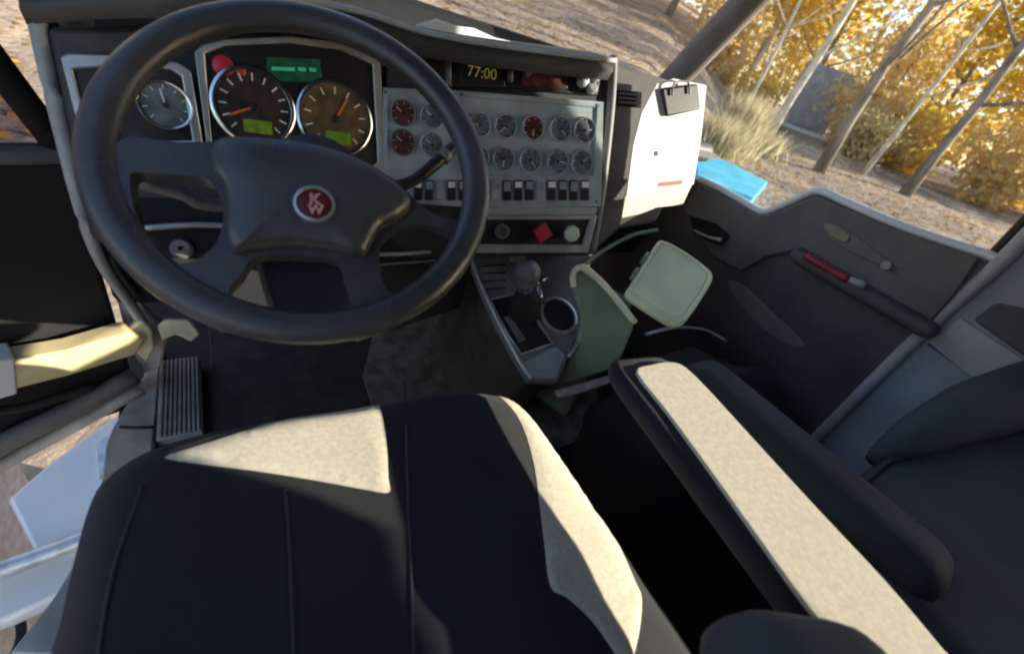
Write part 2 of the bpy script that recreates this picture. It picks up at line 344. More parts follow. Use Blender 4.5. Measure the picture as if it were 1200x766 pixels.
# right side: unseen opening added behind the B pillar, stepped to shape sunlight
xw = XR + 0.0
outer = [(xw, YB, ZF), (xw, 0.192, ZF), (xw, 0.192, ZR), (xw, YB, ZR)]
sun_hole = [(xw, y, z) for y, z in ((-1.02, -0.17), (-0.62, -0.19), (-0.50, -0.212), (-0.18, -0.212), (-0.14, -0.18), (-0.14, 0.07), (-0.17, 0.10), (-0.66, 0.10), (-0.69, 0.08), (-0.70, 0.0), (-0.72, -0.028), (-1.0, -0.030), (-1.04, -0.05), (-1.04, -0.13))]
plate('side_wall', outer, (-1, 0, 0), 0.05, M['side'], cab, 0.004, holes=[sun_hole])
plate('window_pane', [(xw + 0.02, p[1], p[2]) for p in sun_hole], (-1, 0, 0), 0.004, M['glass'], cab, 0)  # pane over the added sun opening
# trim pieces seen on that wall
pw = lambda px, py: PX(px, py, XR - 0.012)
plate('wall_pad', [PX(*q, XR - 0.02) for q in ((1140, 375), (1165, 355), (1200, 362), (1260, 400), (1260, 455), (1200, 418))], (-1, 0, 0), 0.018, M['pad'], cab, 0.006)
plate('trim_panel', [pw(*q) for q in ((1085, 400), (1125, 372), (1205, 425), (1290, 480), (1260, 500), (1150, 452))], (-1, 0, 0), 0.011, M['bpillar'], cab, 0.003)
tube('trim_seam', [PX(*q, XR - 0.006) for q in ((1088, 402), (1150, 445), (1210, 480))], 0.004, M['black'], cab, k=4)
# pillars
def strip(name, pts, w, m, parent, k=4, flat=0.45, up=Vector((1, 0, 0))): return tube(name, pts, w, m, parent, ns=10, k=k, up=up, flat=flat)
bp_pts = [Vector((XR - 0.02, 0.185, -1.0)), PX(1020, 448, XR - 0.02), PX(1110, 362, XR - 0.02), PX(1180, 300, XR - 0.02), Vector((XR - 0.02, 0.20, 0.2)), Vector((XR - 0.02, 0.20, 0.5))]
strip('door_seal', bp_pts, 0.016, M['bpillar'], cab, 3, 1.0)
strip('door_seal', [p + Vector((0.006, 0.022, 0)) for p in bp_pts], 0.010, M['black'], cab, 3, 1.0)
box('b_pillar', (XR + 0.085, 0.12, (ZF + ZR) / 2), (0.03, 0.045, (ZR - ZF) / 2), M['bpillar'], cab, bevel=0.01)
for sx, x in ((1, XR - 0.03), (-1, XL + 0.0)):
    a = Vector((x, 1.32, -0.10)); b = Vector((x, 0.97, ZR))
    tube('a_pillar', [a + Vector((0, 0.04, -0.45)), a, a.lerp(b, 0.25), a.lerp(b, 0.5), a.lerp(b, 0.75), b], 0.053, M['apillar'], cab, ns=14, up=Vector((1, 0, 0)), flat=0.8)
tube('header_rail', [(XL, YA, ZR), (0.6, YA + 0.03, ZR + 0.005), (XR, YA, ZR)], 0.04, M['headliner'], cab, k=6)
tube('door_header', [(XR, YA, ZR - 0.01), (XR, 0.15, ZR - 0.01), (XR, YB, ZR - 0.01)], 0.035, M['headliner'], cab)
tube('door_header', [(XL, YA, ZR - 0.01), (XL, 0.15, ZR - 0.01), (XL, YB, ZR - 0.01)], 0.035, M['headliner'], cab)
bm = bmesh.new(); nx = 10; lo = []; hi = []
for i in range(nx + 1):
    t = i / nx; x = XL + (XR - XL) * t; bow = 0.10 * math.sin(math.pi * t)
    lo.append(bm.verts.new((x, 1.33 + bow, -0.11))); hi.append(bm.verts.new((x, 0.90 + bow * 0.5, ZR - 0.01)))
for i in range(nx): bm.faces.new((lo[i], lo[i + 1], hi[i + 1], hi[i]))
link('windshield', from_bm(bm, 'windshield'), M['glass'], cab, True)
# cowl and bonnet ahead of the glass
bm = bmesh.new(); rows = []
for y, z, w in ((1.36, -0.20, 0.86), (1.5, -0.22, 0.84), (1.9, -0.27, 0.74), (2.5, -0.36, 0.60), (2.9, -0.50, 0.55), (3.0, -0.9, 0.55)):
    rows.append([bm.verts.new((0.62 + w * math.sin(a), y, z - 0.30 * (1 - math.cos(a)))) for a in [(-1.3 + 2.6 * i / 14) for i in range(15)]])
for A, B in zip(rows, rows[1:]):
    for i in range(14): bm.faces.new((A[i], A[i + 1], B[i + 1], B[i]))
link('bonnet', from_bm(bm, 'bonnet'), M['body'], cab, True)
# left sill, jamb and steps
sill_n = Vector((0, 0, 1))
plate('door_sill', [PZ(*q, -1.0) for q in ((180, 400), (188, 420), (183, 480), (178, 530), (120, 610), (60, 766), (10, 766), (62, 700), (98, 640), (116, 585), (124, 520), (132, 500), (168, 440))], sill_n, 0.05, M['jamb'], cab, 0.004)
tube('sill_seam', [PZ(*q, -0.995) for q in ((192, 415), (187, 470), (181, 525))], 0.006, M['black'], cab, k=4)
tube('sill_joint', [PZ(*q, -0.996) for q in ((140, 500), (160, 501), (180, 500))], 0.003, M['black'], cab)
jp = [(28, -40), (38, 0), (52, 65), (72, 150), (98, 250), (120, 308), (150, 352), (178, 392)]
tube('door_jamb', [PX(q[0], q[1], -0.185) for q in jp[:5]] + [PY(120, 308, 0.93), PY(150, 352, 0.98), PY(176, 392, 1.05)], 0.0105, M['seal'], cab, k=5)
tube('jamb_rubber', [PX(q[0] + 15, q[1], -0.178) for q in jp[:5]] + [PY(130, 300, 0.935), PY(160, 345, 0.985)], 0.010, M['black'], cab, k=5)
plate('jamb_panel', [PY(*q, 1.06) for q in ((122, 310), (150, 330), (172, 365), (200, 385), (190, 430), (168, 440), (150, 400), (140, 360))], (0.2, -1, 0.2), 0.05, M['jamb'], cab, 0.008)
plate('hinge_bracket', [PY(*q, 1.00) for q in ((150, 385), (165, 372), (178, 385), (182, 408), (172, 425), (158, 412))], (0.1, -1, 0.4), 0.03, M['cream'], cab, 0.006)
plate('jamb_sun_spot', [PY(*q, 1.00) for q in ((184, 382), (195, 374), (222, 374), (236, 392), (224, 401), (206, 392), (190, 400))], (0.1, -1, 0.5), 0.02, M['cream'], cab, 0.006)  # cream plate painted in for a sunlit spot on the jamb
tm = box('tread_pad', (-0.125, 0.985, -0.995), (0.044, 0.135, 0.012), M['rubber'], cab, bevel=0.004)
for i in range(9): box('tread_rib', (-0.161 + i * 0.009, 0.985, -0.980), (0.0026, 0.130, 0.004), M['rubber'], tm, bevel=0.001)
step = thing('cab_step', 'pale blue white metal step and fairing below the open driver door', 'step', (-0.6, 0.9, GZ))
plate('step_top', [PZ(*q, -1.42) for q in ((8, 584), (60, 540), (135, 486), (160, 490), (150, 560), (116, 628), (40, 645))], (0, 0, 1), 0.05, M['body'], step, 0.01)
plate('step_edge', [PZ(*q, -1.405) for q in ((112, 520), (134, 505), (128, 545), (116, 560))], (0, 0, 1), 0.012, M['alu'], step, 0.002)
tube('step_rail', [PZ(*q, -1.42) for q in ((-40, 680), (20, 660), (70, 642), (105, 628))], 0.022, M['alu'], step, k=4)
plate('step_tread', [PZ(*q, -1.46) for q in ((-60, 690), (20, 670), (100, 636), (120, 650), (80, 692), (10, 724), (-60, 748))], (0, 0, 1), 0.05, M['body'], step, 0.01)
box('step_skirt', (-0.32, 1.0, -1.8), (0.03, 0.55, 0.35), M['body'], step, bevel=0.01)
box('step_riser', (-0.66, 1.02, -1.83), (0.02, 0.40, 0.40), M['alu'], step, bevel=0.01)
tube('step_bracket', [PZ(*q, -1.52) for q in ((22, 720), (25, 745), (12, 780))], 0.010, M['black'], step, k=3)
box('step_leg', (-0.5, 0.62, -1.86), (0.03, 0.03, 0.385), M['alu'], step)

# ================================================================== DRIVER DOOR, standing open
DH = Vector((-0.215, 1.04, 0)); DD = Vector((-0.94, -0.34, 0)).normalized(); DN = Vector((0.34, -0.94, 0)).normalized()   # hinge, direction, inner face
ddoor = thing('driver_door', 'open driver door with black inner liner and pull bar tinted tan for sunlight', 'door', (DH.x, DH.y, -1.1))
def dpt(s, z, o=0.0): return DH + DD * s + DN * o + Vector((0, 0, z))
plate('door_liner', [dpt(0.0, -1.06), dpt(1.0, -1.06), dpt(1.0, -0.20), dpt(0.52, -0.20), dpt(0.40, -0.42), dpt(0.0, -0.42)], DN, 0.05, M['doorblack'], ddoor, 0.01)
plate('door_skin', [dpt(0.0, -1.08, -0.052), dpt(1.01, -1.08, -0.052), dpt(1.01, -0.19, -0.052), dpt(0.53, -0.19, -0.052), dpt(0.41, -0.41, -0.052), dpt(0.0, -0.41, -0.052)], DN, 0.01, M['body'], ddoor, 0.004)
tube('window_sill_trim', [dpt(-0.01, -0.415, -0.01), dpt(0.40, -0.415, -0.01), dpt(0.52, -0.195, -0.01), dpt(1.0, -0.195, -0.01)], 0.016, M['seal'], ddoor)
plate('window_pane', [dpt(0.02, -0.42, -0.03), dpt(0.40, -0.42, -0.03), dpt(0.52, -0.2, -0.03), dpt(0.98, -0.2, -0.03), dpt(0.98, 0.42, -0.03), dpt(0.30, 0.42, -0.03)], DN, 0.004, M['tinted'], ddoor, 0)
tube('window_frame', [dpt(0.0, -0.42, -0.02), dpt(0.29, 0.44, -0.02), dpt(0.99, 0.44, -0.02), dpt(0.99, -0.2, -0.02)], 0.022, M['doorblack'], ddoor)
def dray(px, py, o):     # point on the liner plane shifted o inwards
    return PN(px, py, DH + DN * o, DN)
bar = plate('pull_bar', [dray(*q, 0.07) for q in ((0, 426), (80, 411), (150, 390), (172, 396), (160, 416), (80, 441), (0, 461), (-140, 494), (-140, 458))], DN, 0.05, M['tan'], ddoor, 0.006)
plate('pull_bar_glare', [dray(*q, 0.073) for q in ((-8, 424), (18, 420), (21, 462), (-8, 470))], DN, 0.056, M['paper'], ddoor, 0.004)  # white piece painted in for the sun-bright end of the bar
tube('lower_seal', [dray(*q, 0.02) for q in ((-150, 640), (0, 545), (80, 502), (165, 455))], 0.016, M['jamb'], ddoor, k=3)
tube('lower_rail', [dray(*q, 0.025) for q in ((-150, 615), (0, 522), (80, 482), (158, 440))], 0.022, M['apillar'], ddoor, k=3)
tube('map_pocket', [dray(*q, 0.03) for q in ((-100, 470), (0, 480), (60, 468), (110, 452))], 0.01, M['doorblack'], ddoor, k=3)

# ================================================================== DASHBOARD
dash = thing('dashboard', 'dark truck dashboard with gauges and blue grey switch panel behind steering wheel', 'dashboard', (0.5, 1.1, ZF))
S22, C22 = math.sin(math.radians(22)), math.cos(math.radians(22))
N1 = Vector((0, -C22, S22)); P1 = Vector((0, 0.92, -0.15))
def D1(px, py, o=0.0): return PN(px, py, P1 + N1 * o, N1)
SEAM = D1(448, 130)
A2 = math.radians(18); N2 = Vector((-math.sin(A2) * C22, -math.cos(A2) * C22, S22))
def D2(px, py, o=0.0): return PN(px, py, SEAM + N2 * o, N2)
UP1 = Vector((0, S22, C22))
# body: backing of the driver part and the centre stack
plate('dash_body', [D1(*q, -0.02) for q in ((52, 30), (130, 30), (240, 20), (340, 8), (450, 20), (450, 330), (300, 330), (150, 300), (105, 280), (80, 150))], N1, 0.16, M['dash'], dash, 0.01)
plate('stack_body', [D2(*q, -0.015) for q in ((449, 40), (560, 55), (719, 72), (716, 150), (702, 240), (692, 300), (552, 300), (449, 310))], N2, 0.26, M['dash'], dash, 0.008)
tube('stack_edge', [D2(*q, -0.012) for q in ((719, 66), (716, 120), (709, 190), (701, 250), (693, 298))], 0.010, M['dashgrey'], dash, k=4)
# brow over the instruments
br = [PY(20, -8, 0.93), PY(150, -14, 0.90), PY(300, -6, 0.885), PY(420, 15, 0.875), PY(500, 40, 0.86), PY(600, 57, 0.83), PY(720, 72, 0.79)]
brc = catmull(br, 5)
bm = bmesh.new(); rows = []
for d, dz in ((0.0, -0.035), (-0.008, -0.016), (0.0, -0.003), (0.02, 0.004), (0.10, 0.0), (0.30, -0.02), (0.52, -0.06)):
    rows.append([bm.verts.new((p.x + d * 0.12, min(p.y + d, 1.42), p.z + dz)) for p in brc])
for A, B in zip(rows, rows[1:]):
    for i in range(len(A) - 1): bm.faces.new((A[i], A[i + 1], B[i + 1], B[i]))
link('dash_top', from_bm(bm, 'dash_top'), M['dash'], dash, True)
tube('brow_highlight', [p + Vector((0, -0.004, 0.002)) for p in brc], 0.0045, M['seal'], dash, ns=8)  # pale tube painted in for the highlight along the brow
# right part of the dash
rp_ = [(719, 66), (760, 84), (800, 98), (812, 130), (800, 200), (770, 262), (728, 268), (694, 298)]
plate('passenger_dash', [PN(*q, Vector((0.95, 0.90, -0.10)), Vector((-0.35, -0.88, 0.30))) for q in rp_], (-0.35, -0.88, 0.30), 0.25, M['dashgrey'], dash, 0.015, seg=3)
box('dash_top_passenger', (1.08, 1.16, -0.19), (0.33, 0.20, 0.03), M['dash'], dash, bevel=0.02)
box('glove_box', (1.08, 1.22, -0.42), (0.33, 0.14, 0.22), M['dash'], dash, bevel=0.02)
vent = plate('air_vent', [PN(*q, Vector((0.95, 0.90, -0.10)), Vector((-0.35, -0.88, 0.30))) for q in ((722, 106), (752, 108), (751, 127), (721, 124))], (-0.35, -0.88, 0.3), 0.01, M['dark'], dash, 0.002, lift=0.004)
for k in range(3): plate('vent_slat', [PN(*q, Vector((0.95, 0.90, -0.10)), Vector((-0.35, -0.88, 0.30))) for q in ((724, 109 + 5 * k), (750, 111 + 5 * k), (750, 113 + 5 * k), (724, 111 + 5 * k))], (-0.35, -0.88, 0.3), 0.004, M['dashgrey'], vent, 0, lift=0.008)

def frame_piece(name, D, n, outer, inner, m, thick=0.012, lift=0.0, bevel=0.002): return plate(name, [D(*q) for q in outer], n, thick, m, dash, bevel, holes=[[D(*q) for q in inner]], lift=lift)
# left pod
plate('pod_panel', [D1(*q) for q in ((84, 76), (140, 72), (205, 78), (224, 88), (229, 165), (160, 165), (105, 160))], N1, 0.01, M['black'], dash, 0.002)
frame_piece('pod_frame', D1, N1, ((72, 68), (80, 64), (140, 66), (208, 74), (224, 84), (238, 168), (230, 172), (160, 172), (98, 170)), ((86, 82), (140, 78), (200, 82), (213, 90), (226, 165), (160, 165), (106, 162)), M['trim'], 0.014, 0.006)
# cluster
plate('cluster_panel', [D1(*q) for q in ((236, 58), (262, 50), (340, 47), (400, 56), (440, 72), (447, 200), (340, 200), (240, 190))], N1, 0.01, M['black'], dash, 0.002)
frame_piece('cluster_frame', D1, N1, ((228, 62), (236, 54), (262, 47), (340, 43), (400, 51), (437, 64), (445, 72), (452, 196), (470, 225), (430, 210), (340, 208), (246, 196)), ((240, 64), (264, 54), (340, 51), (398, 59), (436, 76), (442, 190), (424, 202), (340, 200), (250, 188)), M['trim'], 0.016, 0.006)

def gauge(D, n, px, py, rpx, face, needle_deg, ticks=9, needle_m='needle', rim='chrome', lcd=None, parts=True):
    c = D(px, py); e = D(px + rpx, py); r = (e - c).length; nn = Vector(n)
    F = frame_of(nn)
    g = lathe('gauge', c, nn, [(r * 1.0, 0.001), (r * 1.0, 0.006), (r * 0.94, 0.0085), (r * 0.88, 0.0075), (r * 0.87, 0.003)], M[rim], dash, 36)
    lathe('dial', c, nn, [(r * 0.87, 0.0035), (0, 0.0038)], M[face], g, 36)
    tb = bmesh.new()
    for k in range(ticks):
        a = math.radians(-45 + 270 * k / (ticks - 1)); dr = Vector((math.cos(a), math.sin(a), 0)); rr = Matrix.Rotation(a, 3, 'Z')
        box_bm(tb, c + F @ (dr * r * 0.72 + Vector((0, 0, 0.0046))), (r * 0.09, r * 0.018, 0.0003), F @ rr)
    link('tick_marks', from_bm(tb, 'tick_marks'), M['white'], g)
    a = math.radians(needle_deg); nb = bmesh.new()
    box_bm(nb, c + F @ (Vector((math.cos(a), math.sin(a), 0)) * r * 0.28 + Vector((0, 0, 0.0062))), (r * 0.36, r * 0.03, 0.0005), F @ Matrix.Rotation(a, 3, 'Z'))
    link('needle', from_bm(nb, 'needle'), M[needle_m], g)
    lathe('needle_hub', c, nn, [(r * 0.10, 0.004), (r * 0.10, 0.0085), (r * 0.06, 0.0095), (0, 0.0095)], M['black'], g, 16)
    if lcd:
        box('odometer', c + F @ Vector((r * 0.05, -r * 0.48, 0.0048)), (r * 0.34, r * 0.16, 0.0006), M[lcd], g, F, 0)
    return g
gauge(D1, N1, 194, 124, 32, 'dialblue', 100, 9, 'white')
gauge(D1, N1, 298, 126, 47, 'dial', 205, 13, 'needle', lcd='lcd2')
gauge(D1, N1, 393, 140, 42, 'dialamber', 60, 11, 'needle', lcd='lcd2')
lathe('warning_lamp', D1(262, 78), N1, [(0.015, 0), (0.015, 0.003), (0.009, 0.006), (0, 0.0065)], M['redlamp'], dash, 20)
lathe('warning_lamp', D1(282, 84), N1, [(0.008, 0), (0.008, 0.003), (0.005, 0.005), (0, 0.0055)], M['redlamp'], dash, 16)
lc = plate('display', [D1(*q) for q in ((312, 67), (375, 70), (377, 98), (314, 94))], N1, 0.004, M['lcd'], dash, 0.001, lift=0.003)
for k, (a, b) in enumerate(((318, 345), (349, 358), (362, 370))): plate('display_segment', [D1(*q) for q in ((a, 79 + k * 0.5), (b, 80 + k * 0.5), (b, 84 + k * 0.5), (a, 83 + k * 0.5))], N1, 0.0005, M['lcdbit'], lc, 0, lift=0.0042)
# top compartments of the stack
plate('upper_tray', [D2(*q, 0.0) for q in ((528, 66), (620, 68), (706, 80), (700, 112), (600, 104), (530, 102))], N2, 0.01, M['black'], dash, 0.002)
ck = plate('clock', [D2(*q, 0.003) for q in ((538, 70), (592, 73), (592, 102), (539, 98))], N2, 0.01, M['black'], dash, 0.002)
text('digits', '77:00', D2(565, 86, 0.0045), N2, UP1, 0.027, M['clock'], ck)
tube('clock_button', [D2(598, 76, 0.004), D2(598, 96, 0.004)], 0.006, M['grey'], dash)
tube('tray_divider', [D2(525, 70, 0.004), D2(526, 100, 0.004)], 0.006, M['grey'], dash)
plate('radio_display', [D2(*q, 0.003) for q in ((612, 78), (665, 82), (665, 104), (612, 100))], N2, 0.006, M['dialred'], dash, 0.001)
lathe('radio_knob', D2(618, 84, 0.003), N2, [(0.010, 0), (0.009, 0.012), (0, 0.013)], M['grey'], dash, 18)
for k, (x, y, r) in enumerate(((682, 96, 0.013), (692, 104, 0.012), (696, 92, 0.009))): lathe('cable_plug', D2(x, y, 0.003), N2, [(r, 0), (r, 0.010), (r * 0.6, 0.016), (0, 0.016)], M['seal' if k != 1 else 'trim'], dash, 14)
# switch panel with small gauges
plate('switch_panel', [D2(*q, 0.0) for q in ((449, 104), (540, 108), (703, 122), (700, 238), (560, 240), (449, 232))], N2, 0.012, M['panel'], dash, 0.003, lift=0.002)
frame_piece('switch_panel_frame', D2, N2, ((449, 103), (540, 107), (706, 120), (703, 242), (560, 244), (449, 236)), ((455, 110), (540, 113), (698, 127), (694, 206), (560, 205), (455, 198)), M['panel'], 0.014, 0.006)
for yy, xs, face in ((147, (562, 592, 624, 656, 684), ('dialblue', 'dialblue', 'dialred', 'dialblue', 'dialblue')), (185, (560, 590, 621, 653, 681), ('dialblue',) * 5)):
    for k, x in enumerate(xs): gauge(D2, N2, x, yy + 0.05 * (x - 560), 13.0, face[k], 40 + 47 * k + yy, 7, 'white', 'panel')
for yy in (133, 167): gauge(D2, N2, 472, yy, 15, 'dialred', 150, 7, 'white', 'dashgrey')
for yy in (135, 168): gauge(D2, N2, 506, yy + 2, 14, 'dialblue', 150, 7, 'white', 'panel')
for q in ((452, 108), (541, 111), (701, 124), (699, 236), (452, 228), (550, 240)): lathe('screw', D2(*q, 0.0065), N2, [(0.0034, 0), (0.0030, 0.0012), (0.001, 0.0012), (0.0, 0.0004)], M['grey'], dash, 10)
# rocker switches
sw = plate('switch_bay', [D2(*q, 0.004) for q in ((462, 206), (540, 208), (692, 210), (690, 240), (540, 238), (466, 232))], N2, 0.008, M['black'], dash, 0.002)
k = 0
for x in list(range(490, 692, 13)):
    wht = k in (2, 6, 7, 11)
    plate('rocker_switch', [D2(*q, 0.006) for q in ((x - 5, 211), (x + 5, 211), (x + 5, 235), (x - 5, 235))], N2, 0.010, M['black' if not wht else 'seal'], dash, 0.002, lift=0.004 if k % 2 else 0.002)
    plate('switch_legend', [D2(*q, 0.006) for q in ((x - 4, 213), (x + 4, 213), (x + 4, 220 + (k % 3) * 2), (x - 4, 220 + (k % 3) * 2))], N2, 0.001, M['consolelight' if k % 3 else 'white'], dash, 0, lift=0.0052)
    k += 1
plate('trim_strip', [D2(*q, 0.004) for q in ((552, 242), (700, 243), (698, 252), (551, 252))], N2, 0.012, M['seal'], dash, 0.003, lift=0.003)
plate('brake_panel', [D2(*q, 0.0) for q in ((553, 254), (694, 254), (689, 290), (551, 290))], N2, 0.008, M['black'], dash, 0.002, lift=0.003)
frame_piece('brake_panel_frame', D2, N2, ((551, 252), (698, 252), (688, 296), (549, 296)), ((560, 257), (690, 257), (681, 286), (558, 286)), M['trim'], 0.012, 0.008)
for (x, y, m_, sides) in ((632, 272, 'redknob', 4), (666, 273, 'paleknob', 8)):
    c = D2(x, y, 0.004); r = 0.024 if sides == 4 else 0.019
    stem = lathe('brake_valve_knob', c, N2, [(0.009, 0), (0.009, 0.014)] + [(r * 0.9, 0.014), (r, 0.017), (r, 0.022), (r * 0.85, 0.026), (0, 0.0265)], M[m_], dash, 4 if sides == 4 else 8)
lathe('power_socket', D2(588, 271, 0.004), N2, [(0.016, 0), (0.016, 0.006), (0.011, 0.007), (0.010, 0.001), (0, 0.001)], M['grey'], dash, 20)
# lower trim and knee panel behind the wheel
N3 = Vector((0, -0.80, 0.60)).normalized(); P3 = Vector((0.1, 0.83, -0.36))
def D3(px, py, o=0.0): return PN(px, py, P3 + N3 * o, N3)
plate('knee_panel', [D3(*q, -0.03) for q in ((110, 200), (300, 210), (560, 240), (556, 300), (540, 360), (420, 400), (260, 390), (190, 350), (140, 300))], N3, 0.03, M['dark'], dash, 0.004)
tube('knee_trim', [D3(*q, -0.018) for q in ((158, 268), (255, 264), (345, 280), (440, 298), (545, 291))], 0.0050, M['trim'], dash, k=4)
tube('knee_trim', [D3(*q, -0.018) for q in ((445, 310), (500, 306), (540, 303))], 0.0028, M['grey'], dash, k=4)
lathe('ignition_switch', D3(213, 292, -0.028), N3, [(0.016, 0), (0.016, 0.010), (0.012, 0.016), (0.004, 0.016), (0.004, 0.006), (0, 0.006)], M['grey'], dash, 20)
box('dash_lower_left', (0.12, 1.12, -0.55), (0.33, 0.10, 0.18), M['dark'], dash, bevel=0.02)

# ================================================================== STEERING COLUMN AND WHEEL
WC = Vector((0.10425, 0.59091, -0.21635)); el, yw = 0.88563, -0.28575
WN = Vector((math.sin(yw) * math.cos(el), -math.cos(yw) * math.cos(el), math.sin(el)))
def WP(px, py, o=0.0): return PN(px, py, WC + WN * o, WN)
colm = thing('steering_column', 'dark steering column with control stalks behind the steering wheel', 'steering column', WC - WN * 0.45)
tube('column_shroud', [WC - WN * 0.028, WC - WN * 0.06, WC - WN * 0.16, WC - WN * 0.30, WC - WN * 0.50], [0.060, 0.066, 0.066, 0.055, 0.040], M['dash'], colm, ns=20)
stk = tube('control_stalk', [WC - WN * 0.10, WP(455, 220, -0.08), WP(484, 212, -0.07), WP(510, 192, -0.06), WP(534, 170, -0.055)], [0.008, 0.009, 0.0085, 0.010, 0.008], M['black'], colm, k=3)
tube('stalk_collar', [WP(518, 186, -0.057), WP(524, 180, -0.056)], 0.0115, M['grey'], stk)
s2 = tube('column_lever', [WC - WN * 0.10, WP(250, 240, -0.08), WP(215, 226, -0.07), WP(165, 214, -0.06)], [0.008, 0.009, 0.010, 0.008], M['grey'], colm, k=3)
plate('column_cover', [WP(*q, -0.045) for q in ((296, 298), (400, 300), (424, 372), (316, 372))], WN, 0.05, M['dash'], colm, 0.008)

wheel = thing('steering_wheel', 'large black four spoke truck steering wheel with round red emblem', 'steering wheel', WC)
F = frame_of(WN); bm = bmesh.new(); rim = []
NU, NV = 96, 18
for i in range(NU):
    a = 2 * math.pi * i / NU; rim.append([])
    for j in range(NV):
        b = 2 * math.pi * j / NV; rr = 0.0185 + 0.0012 * math.cos(2 * b); R0 = 0.2125
        rim[-1].append(bm.verts.new(WC + F @ Vector(((R0 + rr * math.cos(b)) * math.cos(a), (R0 + rr * math.cos(b)) * math.sin(a), rr * 0.95 * math.sin(b)))))
for i in range(NU):
    for j in range(NV): bm.faces.new((rim[i][j], rim[(i + 1) % NU][j], rim[(i + 1) % NU][(j + 1) % NV], rim[i][(j + 1) % NV]))
link('rim', from_bm(bm, 'rim'), M['wheel'], wheel, True)
tube('rim_seam', [WC + F @ Vector((0.1945 * math.cos(a), 0.1945 * math.sin(a), 0.003)) for a in [2 * math.pi * i / 72 for i in range(72)]], 0.0012, M['black'], wheel, ns=6, closed=True)
# spider: hub and four spokes cut as one plate with openings
def onrim(px, py, R0=0.206):
    v = F.inverted() @ (WP(px, py) - WC); v.z = 0; v = v.normalized() * R0; return WC + F @ v
top_edge = [(158, 163), (182, 167), (212, 170), (240, 170), (262, 168), (300, 168), (345, 171), (390, 180), (430, 194), (462, 213), (487, 238), (505, 252), (538, 262)]
left_rim = [(100, 175), (104, 215), (118, 260), (145, 305), (185, 345), (240, 374), (310, 392), (390, 396), (440, 384), (490, 355), (530, 315), (552, 275)]
outer = [WP(*q) for q in top_edge] + [onrim(*q) for q in reversed(left_rim)]
H_left = [(157, 206), (180, 206), (215, 208), (245, 213), (258, 228), (263, 248), (262, 268), (254, 288), (240, 302), (222, 310), (205, 309), (186, 296), (170, 276), (160, 250), (155, 222)]
H_right = [(444, 300), (448, 284), (458, 274), (474, 267), (494, 264), (514, 268), (532, 277), (534, 288), (524, 308), (508, 326), (490, 339), (472, 346), (458, 345), (448, 332)]
H_bot = [(268, 343), (282, 326), (300, 303), (345, 301), (393, 306), (402, 325), (411, 350), (408, 362), (392, 367), (350, 368), (312, 362), (286, 353)]
sm = lambda L: [tuple(p)[:2] for p in catmull([Vector((a, b, 0)) for a, b in L], 3, True)]
spider = plate('spokes', outer, WN, 0.022, M['wheel'], wheel, 0.007, holes=[[WP(*q) for q in sm(H)] for H in (H_left, H_right, H_bot)], seg=4, lift=0.006)
hub = [(262, 172), (300, 171), (345, 174), (388, 183), (428, 198), (458, 217), (480, 240), (470, 258), (446, 272), (434, 292), (424, 305), (390, 297), (345, 293), (300, 296), (278, 300), (268, 280), (270, 250), (264, 225), (252, 208), (250, 190)]
bm = bmesh.new(); hp = catmull([WP(*q) for q in hub], 4, True); cen = WP(362, 236)
rows = []
for k, h in ((1.0, 0.004), (1.0, 0.012), (0.985, 0.018), (0.95, 0.023), (0.86, 0.0275), (0.6, 0.031), (0.3, 0.0325)): rows.append([bm.verts.new(cen + (p - cen) * k + WN * h) for p in hp])
for A, B in zip(rows, rows[1:]):
    for i in range(len(A)): bm.faces.new((A[i], A[(i + 1) % len(A)], B[(i + 1) % len(A)], B[i]))
bm.faces.new(rows[-1])
link('horn_pad', from_bm(bm, 'horn_pad'), M['wheel'], wheel, True)
ec = WP(369, 240, 0.031)
em = lathe('emblem', ec, WN, [(0.0225, 0), (0.0225, 0.004), (0.0195, 0.005), (0.0185, 0.003)], M['trim'], wheel, 36)
lathe('emblem_face', ec, WN, [(0.019, 0.002), (0.012, 0.0034), (0, 0.0036)], M['emblem'], em, 30)
wup = (WP(369, 200) - WP(369, 240)).normalized()
text('emblem_letter', 'K', WP(369, 234, 0.0352), WN, wup, 0.019, M['emblempink'], em, 0.0008, 0.0007)
text('emblem_letter', 'W', WP(370, 246, 0.0352), WN, wup, 0.015, M['emblempink'], em, 0.0008, 0.0007)

# ================================================================== CENTRE CONSOLE WITH SHIFTER
NC = Vector((-0.10, -0.42, 0.90)).normalized(); PCN = Vector((0.52, 0.66, -0.52))
def DC(px, py, o=0.0): return PN(px, py, PCN + NC * o, NC)
con = thing('centre_console', 'grey sloping centre console with black gear recess and cup holder', 'console', (PCN.x, PCN.y, ZF))
plate('console_body', [DC(*q) for q in ((549, 296), (694, 296), (684, 330), (690, 380), (668, 418), (655, 448), (622, 446), (606, 420), (580, 372), (562, 330))], NC, 0.030, M['console'], con, 0.010, seg=3)
plate('console_pedestal', [DC(*q, -0.031) for q in ((552, 296), (692, 296), (682, 330), (688, 380), (666, 418), (653, 446), (624, 444), (608, 420), (583, 372), (565, 330))], NC, 0.50, M['mat_'], con, 0.010)
plate('console_front', [DC(*q, 0.001) for q in ((612, 424), (650, 404), (664, 416), (652, 444), (624, 443))], NC, 0.02, M['consolelight'], con, 0.006, lift=0.004)
plate('gear_recess', [DC(*q) for q in ((575, 352), (600, 346), (612, 352), (646, 402), (611, 414), (596, 392))], NC, 0.006, M['dark'], con, 0.002, lift=0.003)
plate('gear_slot', [DC(*q) for q in ((590, 372), (597, 370), (615, 398), (608, 402))], NC, 0.003, M['grey'], con, 0.001, lift=0.005)
